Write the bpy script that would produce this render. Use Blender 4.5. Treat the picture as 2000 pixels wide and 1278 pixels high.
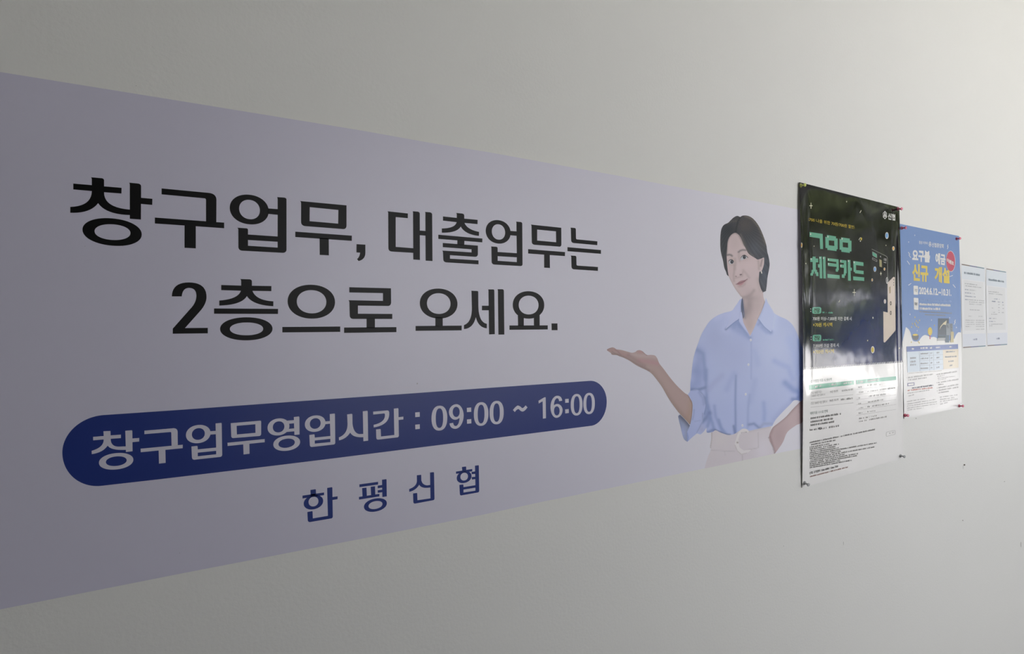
import bpy, math, random
import numpy as np
from mathutils import Vector, Matrix
from mathutils.geometry import tessellate_polygon, delaunay_2d_cdt

random.seed(7)
rng = np.random.default_rng(7)
for o in list(bpy.data.objects):
    bpy.data.objects.remove(o)
scn = bpy.context.scene
COL = scn.collection

# ---------------------------------------------------------------- camera
FPX = 1300.0                       # focal length in photo pixels (2000 px wide frame)
VPX, VPY = 2790.0, 622.0           # vanishing point of the wall's horizontal lines
CAM = Vector((0.0, -0.97, 1.50))   # 0.97 m from the wall plane y = 0
ax = Vector((VPX - 1000, -(VPY - 639), -FPX)).normalized()       # world +X in camera axes
az = Vector((-0.006, 1.0, 0.0))
az.z = -(az.x * ax.x + az.y * ax.y) / ax.z
az.normalize()
ay = az.cross(ax)
ROT = Matrix((ax, ay, az))         # camera axes -> world axes
cd = bpy.data.cameras.new('camera')
cd.sensor_fit = 'HORIZONTAL'
cd.sensor_width = 36.0
cd.lens = FPX / 2000 * 36.0
cd.clip_start = 0.02
cam = bpy.data.objects.new('camera', cd)
COL.objects.link(cam)
cam.matrix_world = Matrix.Translation(CAM) @ ROT.to_4x4()
scn.camera = cam

# ---------------------------------------------------------------- sky, daylight, exposure
world = bpy.data.worlds.new('sky')
scn.world = world
world.use_nodes = True
bg = world.node_tree.nodes['Background']
bg.inputs[0].default_value = (0.955, 0.955, 1.0, 1)
bg.inputs[1].default_value = 4.3
sd = bpy.data.lights.new('sun', 'SUN')           # high sun behind the building: it lights the pavement, never the room directly
sd.energy = 32.0
sd.angle = 0.01
sd.color = (0.985, 0.985, 0.965)
sun = bpy.data.objects.new('sun', sd)
COL.objects.link(sun)
sun.rotation_euler = Vector((0.25, -0.45, -0.86)).to_track_quat('-Z', 'Y').to_euler()
scn.view_settings.view_transform = 'Standard'
scn.view_settings.look = 'None'
scn.view_settings.exposure = 0.27
scn.view_settings.gamma = 1.0
scn.view_settings.use_curve_mapping = False

X0, X1, Y1, ZC = -3.2, 5.6, -3.0, 3.3          # room: x from X0 to X1, y from Y1 to 0
WIN = (-2.9, -0.45, 0.80, 2.75)                # window in the end wall: y0, y1, z0, z1
FWIN = (1.15, 4.75, 0.90, 2.60)                  # unseen window added to the front wall for light: x0, x1, z0, z1
for nm_, sx_, sz_, loc_, rot_ in (
        ('end_window_portal', WIN[1] - WIN[0], WIN[3] - WIN[2], (X1 + 0.02, (WIN[0] + WIN[1]) / 2, (WIN[2] + WIN[3]) / 2), (math.pi / 2, 0, math.pi / 2)),
        ('added_window_portal', FWIN[1] - FWIN[0], FWIN[3] - FWIN[2], ((FWIN[0] + FWIN[1]) / 2, Y1 - 0.02, (FWIN[2] + FWIN[3]) / 2), (math.pi / 2, 0, 0))):
    pl = bpy.data.lights.new(nm_, 'AREA')
    pl.shape = 'RECTANGLE'
    pl.size, pl.size_y = sx_, sz_
    pl.cycles.is_portal = True
    po = bpy.data.objects.new(nm_, pl)
    COL.objects.link(po)
    po.location = loc_
    po.rotation_euler = rot_

# ---------------------------------------------------------------- helpers
def lin(c):
    c = np.asarray(c, float) / 255.0
    return np.where(c <= 0.04045, c / 12.92, ((c + 0.055) / 1.055) ** 2.4)

def place(px, py, lift=0.0):
    """photo pixel -> point on the plane 'lift' metres in front of the wall"""
    d = ROT @ Vector((px - 1000, -(py - 639), -FPX))
    t = (-lift - CAM.y) / d.y
    return CAM + d * t

def tag(o, label=None, cat=None, group=None, kind=None):
    if label: o['label'] = label
    if cat: o['category'] = cat
    if group: o['group'] = group
    if kind: o['kind'] = kind
    return o

def empty(name, loc, label, cat, group=None):
    o = bpy.data.objects.new(name, None)
    o.empty_display_size = 0.02
    COL.objects.link(o)
    o.location = loc
    return tag(o, label, cat, group)

WLOC = {}
def wloc(o):
    p = Vector((0, 0, 0))
    while o is not None:
        p = p + o.location
        o = o.parent
    return p

def make(name, verts, faces, mat, parent=None, cols=None, smooth=False, label=None, kind=None):
    me = bpy.data.meshes.new(name)
    L = wloc(parent) if parent is not None else Vector((0, 0, 0))
    me.from_pydata([tuple(Vector(v) - L) for v in verts], [], faces)
    if cols is not None:
        a = me.color_attributes.new('Col', 'FLOAT_COLOR', 'POINT')
        c4 = np.ones((len(verts), 4))
        c4[:, :3] = cols
        a.data.foreach_set('color', c4.ravel())
    if smooth:
        me.polygons.foreach_set('use_smooth', [True] * len(me.polygons))
    me.materials.append(mat)
    me.update()
    o = bpy.data.objects.new(name, me)
    COL.objects.link(o)
    if parent is not None:
        o.parent = parent
    return tag(o, label, None, None, kind)

def box_data(x0, x1, y0, y1, z0, z1):
    v = [(x, y, z) for x in (x0, x1) for y in (y0, y1) for z in (z0, z1)]
    f = [(0, 1, 3, 2), (4, 6, 7, 5), (0, 4, 5, 1), (2, 3, 7, 6), (0, 2, 6, 4), (1, 5, 7, 3)]
    return v, f

class MB:
    def __init__(s): s.v = []; s.f = []
    def add(s, v, f):
        n = len(s.v)
        s.v += list(v)
        s.f += [tuple(i + n for i in q) for q in f]
    def box(s, *a): s.add(*box_data(*a))

# ---------------------------------------------------------------- materials
def mat(name, col=None, rough=0.5, spec=0.5, bump=None, metallic=0.0, var=0.0, coat=0.0):
    """procedural principled material; col None = colour attribute; bump = list of (scale, strength, distance)"""
    m = bpy.data.materials.new(name)
    m.use_nodes = True
    nt = m.node_tree
    b = nt.nodes['Principled BSDF']
    b.inputs['Roughness'].default_value = rough
    b.inputs['Specular IOR Level'].default_value = spec
    b.inputs['Metallic'].default_value = metallic
    b.inputs['Coat Weight'].default_value = coat
    b.inputs['Coat Roughness'].default_value = 0.05
    geo = nt.nodes.new('ShaderNodeNewGeometry')
    if col is None:
        a = nt.nodes.new('ShaderNodeVertexColor')
        a.layer_name = 'Col'
        src = a.outputs['Color']
    else:
        a = nt.nodes.new('ShaderNodeRGB')
        a.outputs[0].default_value = (*col, 1)
        src = a.outputs[0]
    if var:
        n = nt.nodes.new('ShaderNodeTexNoise')
        n.inputs['Scale'].default_value = 3.0
        n.inputs['Detail'].default_value = 5.0
        nt.links.new(geo.outputs['Position'], n.inputs['Vector'])
        mr = nt.nodes.new('ShaderNodeMapRange')
        mr.inputs['To Min'].default_value = 1 - var
        mr.inputs['To Max'].default_value = 1 + var
        nt.links.new(n.outputs['Fac'], mr.inputs['Value'])
        mx = nt.nodes.new('ShaderNodeVectorMath')
        mx.operation = 'SCALE'
        nt.links.new(src, mx.inputs[0])
        nt.links.new(mr.outputs[0], mx.inputs['Scale'])
        src = mx.outputs[0]
    nt.links.new(src, b.inputs['Base Color'])
    prev = None
    for sc, st, dist in (bump or []):
        n = nt.nodes.new('ShaderNodeTexNoise')
        n.inputs['Scale'].default_value = sc
        n.inputs['Detail'].default_value = 2.0
        nt.links.new(geo.outputs['Position'], n.inputs['Vector'])
        bp = nt.nodes.new('ShaderNodeBump')
        bp.inputs['Strength'].default_value = st
        bp.inputs['Distance'].default_value = dist
        nt.links.new(n.outputs['Fac'], bp.inputs['Height'])
        if prev: nt.links.new(prev, bp.inputs['Normal'])
        prev = bp.outputs['Normal']
    if prev: nt.links.new(prev, b.inputs['Normal'])
    return m

WALL_C = (0.76, 0.76, 0.725)
M_wall = mat('wall_paint', WALL_C, 0.55, 0.22, [(170, 0.25, 0.0012), (600, 0.15, 0.0004)], var=0.012)
M_dim = mat('dimmed_wall', (0.11, 0.10, 0.09), 0.6, 0.3, [(60, 0.1, 0.001)], var=0.1)  # dark finish for unseen walls, added to cut light bounced to the left
M_white = mat('white_paint', (0.56, 0.56, 0.55), 0.7, 0.3, [(60, 0.1, 0.001)])
M_floor = mat('floor_tile', (0.07, 0.068, 0.065), 0.35, 0.5, [(25, 0.1, 0.001)], var=0.06)
M_frame = mat('window_frame_paint', (0.30, 0.31, 0.32), 0.4, 0.5, [(80, 0.05, 0.0005)])
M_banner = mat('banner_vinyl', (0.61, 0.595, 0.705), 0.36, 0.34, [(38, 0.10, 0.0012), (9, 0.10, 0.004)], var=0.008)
_nt = M_banner.node_tree                 # base colour fades from lavender at the left to near white beside the woman
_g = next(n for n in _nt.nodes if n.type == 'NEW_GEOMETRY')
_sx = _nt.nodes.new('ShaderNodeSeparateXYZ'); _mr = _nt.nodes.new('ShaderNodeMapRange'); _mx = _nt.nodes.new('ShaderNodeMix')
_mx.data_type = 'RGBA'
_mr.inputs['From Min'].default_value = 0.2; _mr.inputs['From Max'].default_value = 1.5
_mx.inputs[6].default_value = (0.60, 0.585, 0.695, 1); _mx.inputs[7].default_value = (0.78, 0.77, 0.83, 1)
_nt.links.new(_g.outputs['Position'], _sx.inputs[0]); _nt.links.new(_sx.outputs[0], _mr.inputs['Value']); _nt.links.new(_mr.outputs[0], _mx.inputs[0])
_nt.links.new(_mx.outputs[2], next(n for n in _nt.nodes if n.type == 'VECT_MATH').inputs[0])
BV = [(38, 0.10, 0.0012), (9, 0.10, 0.004)]
M_black = mat('black_ink', (0.0016, 0.0018, 0.0017), 0.38, 0.13, BV)
M_blue = mat('blue_ink', (0.014, 0.034, 0.19), 0.36, 0.24, BV, var=0.02)
M_white_ink = mat('knockout_white', (0.61, 0.595, 0.68), 0.36, 0.34, BV)
M_print = mat('photo_print', None, 0.36, 0.28, BV)
GB = [(7, 0.24, 0.007), (26, 0.06, 0.002)]
M_gloss = mat('glossy_poster_print', None, 0.09, 0.5, GB)
SB = [(16, 0.10, 0.004)]
M_satin = mat('satin_poster_print', None, 0.30, 0.5, SB)
M_paper = mat('office_paper_print', None, 0.5, 0.4, [(20, 0.05, 0.003)])

KP = 0.0
def inkmat(name, rgb, glossy='gloss', k=1.15):
    c = tuple(np.clip(lin(rgb) * k, 0, 0.92))
    if glossy == 'gloss': return mat(name, c, 0.09, 0.5, GB)
    if glossy == 'satin': return mat(name, c, 0.30, 0.5, SB)
    return mat(name, c, 0.5, 0.4, [(20, 0.05, 0.003)])

# ---------------------------------------------------------------- the room
W = MB()
W.v = [(X0, 0, 0), (X1, 0, 0), (X1, 0, ZC), (X0, 0, ZC), (X0, .12, 0), (X1, .12, 0), (X1, .12, ZC), (X0, .12, ZC)]
W.f = [(0, 1, 2, 3), (5, 4, 7, 6), (0, 4, 5, 1), (3, 2, 6, 7), (0, 3, 7, 4), (1, 5, 6, 2)]
wall = make('wall_back', W.v, W.f, M_wall)
tag(wall, 'plain off-white painted wall behind the banner and posters', None, None, 'structure')
b = MB()
b.box(X0, X1, Y1 - .12, Y1, 0, FWIN[2])
b.box(X0, X1, Y1 - .12, Y1, FWIN[3], ZC)
b.box(X0, FWIN[0], Y1 - .12, Y1, FWIN[2], FWIN[3])
b.box(FWIN[1], X1, Y1 - .12, Y1, FWIN[2], FWIN[3])
tag(make('wall_front', b.v, b.f, M_dim), 'unseen wall behind the photographer, darkened to cut bounced light', kind='structure')
b = MB(); b.box(X0 - .12, X0, Y1, 0, 0, ZC)
tag(make('wall_left', b.v, b.f, M_dim), 'wall closing the passage out of view, darkened to cut bounced light', kind='structure')
b = MB()
y0, y1, z0, z1 = WIN
b.box(X1, X1 + .12, Y1, 0, 0, z0)
b.box(X1, X1 + .12, Y1, 0, z1, ZC)
b.box(X1, X1 + .12, Y1, y0, z0, z1)
b.box(X1, X1 + .12, y1, 0, z0, z1)
tag(make('wall_right', b.v, b.f, M_white), 'end wall with the big daylight window', kind='structure')
b = MB(); b.box(X0 - .12, X1 + .12, Y1 - .12, .12, -.1, 0)
tag(make('floor', b.v, b.f, M_floor), 'grey tiled lobby floor below the frame', kind='structure')
b = MB(); b.box(X0 - .12, X1 + .12, Y1 - .12, .12, ZC, ZC + .1)
tag(make('ceiling', b.v, b.f, M_white), 'white ceiling above the frame', kind='structure')
b = MB(); b.box(X0, X1, -.012, 0, 0, .09)
tag(make('baseboard_back', b.v, b.f, M_frame), 'grey baseboard below the banner wall', kind='structure')
# window frame with one mullion and panes of clear glass
b = MB()
fr = .05
b.box(X1 + .03, X1 + .09, y0, y1, z0, z0 + fr)
b.box(X1 + .03, X1 + .09, y0, y1, z1 - fr, z1)
for yy in (y0, (y0 + y1) / 2 - fr / 2, y1 - fr):
    b.box(X1 + .03, X1 + .09, yy, yy + fr, z0 + fr, z1 - fr)
win = tag(make('window_1', b.v, b.f, M_frame), 'large grey framed window in the end wall', kind='structure')
gm = bpy.data.materials.new('window_glass')
gm.use_nodes = True
nt = gm.node_tree
nt.nodes.clear()
out = nt.nodes.new('ShaderNodeOutputMaterial')
mixs = nt.nodes.new('ShaderNodeMixShader')
tr = nt.nodes.new('ShaderNodeBsdfTransparent')
gl = nt.nodes.new('ShaderNodeBsdfGlossy')
gl.inputs['Roughness'].default_value = 0.02
mixs.inputs[0].default_value = 0.06
nt.links.new(tr.outputs[0], mixs.inputs[1])
nt.links.new(gl.outputs[0], mixs.inputs[2])
nt.links.new(mixs.outputs[0], out.inputs[0])
ym = (y0 + y1) / 2
for a, c in ((y0 + fr, ym - fr / 2), (ym + fr / 2, y1 - fr)):
    make('glass_pane', [(X1 + .06, a, z0 + fr), (X1 + .06, c, z0 + fr), (X1 + .06, c, z1 - fr), (X1 + .06, a, z1 - fr)], [(0, 1, 2, 3)], gm, win)
b = MB()
x0, x1, z0, z1 = FWIN
b.box(x0, x1, Y1 - .09, Y1 - .03, z0, z0 + fr)
b.box(x0, x1, Y1 - .09, Y1 - .03, z1 - fr, z1)
xs_ = [x0, x0 + (x1 - x0 - fr) / 3, x0 + 2 * (x1 - x0 - fr) / 3, x1 - fr]
for xx in xs_:
    b.box(xx, xx + fr, Y1 - .09, Y1 - .03, z0 + fr, z1 - fr)
win2 = tag(make('window_2', b.v, b.f, M_frame), 'grey framed window added behind the photographer to let in light', kind='structure')
for a, c in zip(xs_[:-1], xs_[1:]):
    make('glass_pane', [(a + fr, Y1 - .06, z0 + fr), (c, Y1 - .06, z0 + fr), (c, Y1 - .06, z1 - fr), (a + fr, Y1 - .06, z1 - fr)], [(0, 1, 2, 3)], gm, win2)
# outdoors, seen only as reflections and daylight
M_ground = mat('pavement', (0.40, 0.39, 0.38), 0.8, 0.3, [(8, 0.2, 0.01)], var=0.1)
b = MB(); b.box(-20, 40, -40, 20, -.25, -.15)
tag(make('pavement', b.v, b.f, M_ground), 'pale pavement outside the windows', kind='structure')
M_leaf = mat('leaf_green', (0.070, 0.085, 0.032), 0.5, 0.3, var=0.5)
v, f = [], []
for i in range(16000):
    k = i % 10
    c = Vector((10.5 + (k % 3) * 1.1, -8.5 + k * 1.15, 2.9 + (k * 7 % 4) * .5))
    d = Vector(rng.normal(size=3)); d.normalize()
    c = c + Vector((d.x * 1.3, d.y * 1.3, d.z * 2.6)) * (rng.random() ** .4)
    if 1.80 + .08 * math.sin(c.y * 3) < c.z < 1.80 + .22 * math.sin(c.y * 1.1 + 1.2): continue
    if i % 4 == 3: c = Vector((10.0 + 1.2 * rng.random(), -9 + 12 * rng.random(), 1.15 + .62 * rng.random()))
    u = Vector(rng.normal(size=3)).normalized() * .16
    w = Vector(rng.normal(size=3)).normalized() * .10
    n = len(v)
    v += [c - u, c + w, c + u, c - w]
    f.append((n, n + 1, n + 2, n + 3))
tag(make('tree_foliage', v, f, M_leaf), 'green tree foliage outside the window, mirrored in the black poster', 'foliage', kind='stuff')

# small marks in the wall paint
M_chip = mat('paint_chip', (0.10, 0.09, 0.07), 0.8, 0.2)
M_scuff = mat('paint_scuff', (0.50, 0.50, 0.47), 0.6, 0.3)
def blotch(name, px, py, rx, ry, m, lift=.0003, parent=None):
    pts = [place(px + rx * math.cos(t) * random.uniform(.7, 1.1), py + ry * math.sin(t) * random.uniform(.7, 1.1), lift)
           for t in np.linspace(0, 2 * math.pi, 10, endpoint=False)]
    make(name, pts, [tuple(reversed(range(10)))], m, parent or wall)
blotch('paint_chip', 1883.5, 908.5, 2.2, 1.8, M_chip)
blotch('paint_chip', 1881.2, 912.5, .6, 5.0, M_scuff)
blotch('paint_chip', 1880.5, 1017, .9, .9, M_chip)
blotch('paint_chip', 1530.5, 1067, 1.0, .9, M_scuff)
blotch('paint_chip', 1647.5, 1062, .7, 4.0, M_scuff)
blotch('paint_chip', 1962, 941, 1.4, 1.2, M_scuff)
blotch('paint_chip', 1789, 817.6, 1.1, .9, M_chip)
blotch('paint_chip', 1994, 1064, 1.0, 7.0, M_scuff)
blotch('paint_chip', 266, 167.5, 1.0, .8, M_scuff)

# ---------------------------------------------------------------- outline tools (photo pixels)
def expand(pts, seg=10):
    """(x,y) = corner, (x,y,1) = quadratic control, (x,y,2) = corner of an elliptic quarter arc"""
    n = len(pts)
    out = []
    for i, p in enumerate(pts):
        if len(p) == 2:
            out.append((p[0], p[1]))
        else:
            a, c = pts[i - 1], pts[(i + 1) % n]
            for k in range(1, seg):
                t = k / seg
                if p[2] == 1:
                    out.append(((1 - t) ** 2 * a[0] + 2 * t * (1 - t) * p[0] + t * t * c[0],
                                (1 - t) ** 2 * a[1] + 2 * t * (1 - t) * p[1] + t * t * c[1]))
                else:
                    ang = t * math.pi / 2
                    ex, ey = a[0] + c[0] - p[0], a[1] + c[1] - p[1]
                    out.append((ex + (a[0] - ex) * math.cos(ang) + (c[0] - ex) * math.sin(ang),
                                ey + (a[1] - ey) * math.cos(ang) + (c[1] - ey) * math.sin(ang)))
    return out

def ell(cx, cy, rx, ry, k=0.0, n=2.0, seg=56):
    o = []
    for t in np.linspace(0, 2 * math.pi, seg, endpoint=False):
        c, s = math.cos(t), math.sin(t)
        dx = rx * math.copysign(abs(c) ** (2 / n), c)
        dy = ry * math.copysign(abs(s) ** (2 / n), s)
        o.append((cx + dx, cy + dy + k * dx))
    return o

def flat_lift(l):
    return lambda px, py: l

class Ink:
    """collects flat printed shapes in photo pixels and builds them as one mesh on a surface"""
    def __init__(s): s.v = []; s.f = []; s.n = []
    def add_v(s, x, y, lift):
        p = place(x, y, lift(x, y))
        s.v.append(p)
        if getattr(lift, 'curved', False):
            a, b_ = place(x + .6, y, lift(x + .6, y)), place(x, y + .6, lift(x, y + .6))
            s.n.append((b_ - p).cross(a - p).normalized())
    def shape(s, loops, lift):
        pts = [p for lp in loops for p in lp]
        n = len(s.v)
        for x, y in pts: s.add_v(x, y, lift)
        P = s.v[n:]
        k = 0
        L2 = []
        for lp in loops:
            L2.append([Vector((P[k + i].x, P[k + i].z, 0)) for i in range(len(lp))])
            k += len(lp)
        tris = tessellate_polygon(L2)
        for t in tris:
            a, b_, c = (P[i] for i in t)
            if (b_ - a).cross(c - a).y > 0: t = (t[0], t[2], t[1])
            s.f.append(tuple(i + n for i in t))
    def build(s, name, m, parent, label=None, kind=None):
        o = make(name, s.v, s.f, m, parent, label=label, kind=kind, smooth=bool(s.n))
        if s.n and len(s.n) == len(s.v):
            o.data.normals_split_custom_set_from_vertices([tuple(q) for q in s.n])
        return o

def reg(x0, y0, sc):
    def g(pts): return [(x0 + p[0] * sc, y0 + p[1] * sc) + tuple(p[2:]) for p in pts]
    def e(cx, cy, rx, ry, k=0.0, n=2.1): return ell(x0 + cx * sc, y0 + cy * sc, rx * sc, ry * sc, k, n)
    return g, e

# ---------------------------------------------------------------- banner sheet
BL = .0004
top = [(0, 140.6), (350, 197), (700, 254), (840, 279), (955, 297.5), (1100, 324), (1208, 343.5), (1315, 364), (1400, 379), (1480, 394), (1558, 409)]
bot = [(0, 1191), (350, 1121.5), (700, 1054), (935, 1007.5), (1064, 979.5), (1100, 972.5), (1376, 915.5), (1516, 886), (1565, 876.5)]
def wedge(e, px_end):
    P = [place(x, y, BL) for x, y in e]
    s0 = (P[1].z - P[0].z) / (P[1].x - P[0].x)
    P.insert(0, Vector((-.62, -BL, P[0].z + s0 * (-.62 - P[0].x))))
    a, c = P[-3], P[-1]
    xe = place(px_end, 600, BL).x
    P.append(Vector((xe, -BL, c.z + (c.z - a.z) / (c.x - a.x) * (xe - c.x))))
    return P
T = wedge(top, 1640); Bm = wedge(bot, 1640)
banner = empty('wall_banner', (place(780, 1040, 0).x, 0, place(780, 1040, 0).z),
               'long pale lavender vinyl wall banner with black Korean headline and a woman pointing', 'banner')
out = T + Bm[::-1]
n = len(out)
tr_ = tessellate_polygon([[Vector((p.x, p.z, 0)) for p in out]])
fs = []
for t in tr_:
    a, b_, c = (out[i] for i in t)
    fs.append(t if (b_ - a).cross(c - a).y < 0 else (t[0], t[2], t[1]))
V = [tuple(p) for p in out] + [(p.x, 0, p.z) for p in out]
fs += [(i, i + n, (i + 1) % n + n, (i + 1) % n) for i in range(n)]
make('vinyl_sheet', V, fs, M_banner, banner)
M_speck = mat('vinyl_speck', (0.42, 0.40, 0.44), 0.5, 0.3)
for x_, y_, rx_, ry_ in ((815, 749.5, 1.6, 1.5), (351, 1080.5, .8, .9), (240, 481, .7, .7), (166, 481, .7, 1.1)):
    blotch('vinyl_speck', x_, y_, rx_, ry_, M_speck, BL + .00005, banner)

# ---------------------------------------------------------------- headline lettering
gA, eA = reg(130, 335, .16); gB, eB = reg(430, 360, .16); gC, eC = reg(740, 390, .12); gD, eD = reg(940, 410, .12)
gE, eE = reg(320, 530, .12); gF, eF = reg(540, 530, .12); gG, eG = reg(800, 550, .0939); gH, eH = reg(940, 550, .0939)
LF = flat_lift(.0005)
def letters(name, items, sizes, m, parent, lift=LF):
    """one printed letter (syllable block) per object"""
    k = 0
    for n_ in sizes:
        ik = Ink()
        for it in items[k:k + n_]:
            ik.shape([expand(l) for l in it], lift)
        ik.build(name, m, parent)
        k += n_
    assert k == len(items)
def R(g, *loops): return [g(l) for l in loops]

line1 = [
 R(gA, [(297,71),(425,82),(458,86,1),(458,110),(458,182),(672,200),(670,270),(458,254),(455,440,1),(772,466),(772,533),(480,525,1),(385,388),(290,515,1),(45,505),(45,433),(305,425,1),(308,240),(82,220),(82,148),(308,167),(308,100),(308,80,1)]),
 R(gA, [(765,137),(870,147),(910,152,1),(910,185),(910,322),(1048,334),(1046,409),(909,397),(908,588),(772,578),(772,170),(772,150,1)]),
 [eA(556,740,362,167,.083), eA(561,741.5,219,95.5,.055)],
 R(gA, [(1160,207),(1730,261),(1830,270,1),(1830,350),(1828,640),(1702,640),(1702,350),(1702,330,1),(1680,328),(1160,280)]),
 R(gA, [(1078,563),(1924,625),(1924,694),(1078,636)]),
 R(gA, [(1440,640),(1578,650),(1578,940),(1440,933)]),
 [eB(355,309,238,181,.09), eB(358.5,309,126.5,118,.1)],
 R(gB, [(580,295),(705,304),(705,374),(580,362)]),
 R(gB, [(695,157),(775,162),(810,165,1),(810,190),(810,795),(810,838,1),(760,838),(270,812),(222,808,1),(222,760),(222,560),(222,540,1),(208,531),(318,538),(340,540,1),(340,560),(340,614),(702,638),(702,190),(702,170,1)],
       [(340,681),(702,703),(702,774),(340,751)]),
 R(gB, [(975,205),(1543,258),(1543,500),(1543,550,1),(1500,548),(1040,512),(988,506,1),(988,460),(988,235),(988,215,1)], [(1094,280),(1443,315),(1440,481),(1092,451)]),
 R(gB, [(917,579),(1608,628),(1607,692),(917,645)]),
 R(gB, [(1214,655),(1326,662),(1327,869),(1215,863)]),
 R(gB, [(1664,732),(1773,738),(1773,840),(1770,920,1),(1690,938),(1670,914),(1702,892,1),(1708,836),(1664,833)]),
 R(gC, [(137,190),(473,226),(471,303),(274,285),(274,770),(560,792),(560,868),(215,847),(155,842,1),(155,790),(152,215),(150,200,1)]),
 R(gC, [(548,190),(630,196),(665,202,1),(666,230),(668,984),(560,976),(556,215),(555,200,1)]),
 R(gC, [(748,200),(830,207),(866,213,1),(867,245),(873,1001),(761,995),(757,225),(757,210,1)]),
 R(gC, [(660,503),(765,512),(765,588),(660,580)]),
 R(gC, [(1258,217),(1355,227),(1390,233,1),(1390,262),(1390,310),(1608,330),(1606,400),(1394,380),(1440,490,1),(1631,526),(1629,592),(1400,568,1),(1333,440),(1270,545,1),(1025,540),(1025,470),(1240,468,1),(1266,368),(1043,343),(1043,274),(1268,298),(1268,245),(1268,228,1)]),
 R(gC, [(967,572),(1685,634),(1683,697),(967,640)]),
 R(gC, [(1277,655),(1393,662),(1390,745),(1277,740)]),
 R(gC, [(1040,706),(1612,750),(1612,885),(1610,935,1),(1560,932),(1157,906),(1157,962),(1622,990),(1622,1055),(1100,1023),(1048,1018,1),(1048,970),(1043,860),(1042,842,1),(1030,830),(1508,860),(1508,810),(1040,775)]),
 [eD(275,359,203,191,.09), eD(280,361,108,125,.1)],
 R(gD, [(465,342),(575,351),(575,424),(465,414)]),
 R(gD, [(567,192),(640,198),(667,203,1),(667,230),(672,880),(672,917,1),(635,916),(215,892),(170,887,1),(168,845),(165,625),(164,605,1),(157,596),(240,601),(265,604,1),(266,625),(267,686),(578,706),(572,220),(570,205,1)],
       [(267,755),(578,774),(578,851),(267,830)]),
 R(gD, [(807,240),(1302,292),(1304,560),(1302,603,1),(1270,600),(870,570),(822,564,1),(822,520),(817,265),(816,250,1)], [(910,322),(1215,351),(1218,528),(910,500)]),
 R(gD, [(762,640),(1364,688),(1362,754),(762,712)]),
 R(gD, [(1023,725),(1115,732),(1118,948),(1023,942)]),
 R(gD, [(1452,290),(1520,295),(1540,300,1),(1540,325),(1542,460),(1542,480,1),(1565,482),(1890,513),(1888,576),(1500,541),(1464,534,1),(1462,490),(1458,310)]),
 R(gD, [(1402,608),(1948,655),(1948,717),(1402,674)]),
 R(gD, [(1455,744),(1525,748),(1548,752,1),(1548,775),(1550,890),(1552,908,1),(1575,909),(1899,931),(1899,995),(1510,970),(1470,965,1),(1468,925),(1464,765)]),
]
line2 = [
 R(gE, [(130,410),(135,182,1),(410,182),(695,185,1),(695,420),(695,530,1),(590,650),(345,925),(716,922),(716,1012),(145,1018),(145,935),(460,580),(530,490,1),(530,400),(528,272,1),(410,272),(305,272,1),(292,410)]),
 R(gE, [(1240,127),(1390,131),(1434,135,1),(1434,170),(1434,236),(1751,241),(1750,325),(1443,320),(1500,475,1),(1783,490),(1782,570),(1450,555,1),(1352,405),(1270,550,1),(902,560),(902,477),(1210,455,1),(1254,318),(933,308),(933,224),(1258,234),(1258,170),(1258,135,1)]),
 R(gE, [(817,606),(1860,613),(1858,696),(817,692)]),
 [eE(1342,938,427,188,-.005), eE(1346,939,271,104,-.005)],
 [eF(567,496,386,276,.02), eF(571,497,240,189,.02)],
 R(gF, [(95,908),(1038,900),(1038,988),(95,997)]),
 R(gF, [(1185,260),(1864,278),(1866,505),(1864,567,1),(1810,566),(1326,560),(1326,692),(1885,695),(1885,777),(1245,776),(1195,772,1),(1192,720),(1187,505),(1186,485,1),(1170,472),(1733,483),(1733,357),(1185,346)]),
 R(gF, [(1466,760),(1603,760),(1602,930),(1466,930)]),
 R(gF, [(1100,917),(1952,910),(1952,992),(1100,1005)]),
 [eG(604,460,392,312,.025), eG(606,460,245,215,.02)],
 R(gG, [(535,740),(690,740),(690,940),(535,940)]),
 R(gG, [(124,927),(1084,918),(1083,1018),(124,1028)]),
 R(gG, [(1282,193),(1410,198),(1428,203,1),(1428,225),(1430,500),(1435,850,1),(1608,882),(1607,976),(1430,960,1),(1378,745),(1320,980,1),(1130,992),(1130,908),(1295,850,1),(1295,560),(1288,225),(1288,205,1)]),
 R(gG, [(1504,505),(1660,505),(1660,600),(1504,600)]),
 R(gH, [(143,165),(250,165),(272,170,1),(272,200),(282,1097),(162,1103),(150,190)]),
 R(gH, [(338,162),(440,162),(470,168,1),(470,200),(480,1105),(356,1107),(346,190)]),
 [eH(982,489,328,286,.01), eH(985,491,206,195,.01)],
 R(gH, [(760,690),(885,760),(885,930),(765,930)]),
 R(gH, [(1093,760),(1215,700),(1215,930),(1095,930)]),
 R(gH, [(586,916),(1383,913),(1383,999),(586,1007)]),
 R(gH, [(1460,873),(1585,873),(1587,1014),(1463,1014)]),
]
letters('headline_letter', line1, (3,3,3,3,1,4,4,3,3,3), M_black, banner)
letters('headline_letter', line2, (1,3,2,3,3,4,4,1), M_black, banner)

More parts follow.
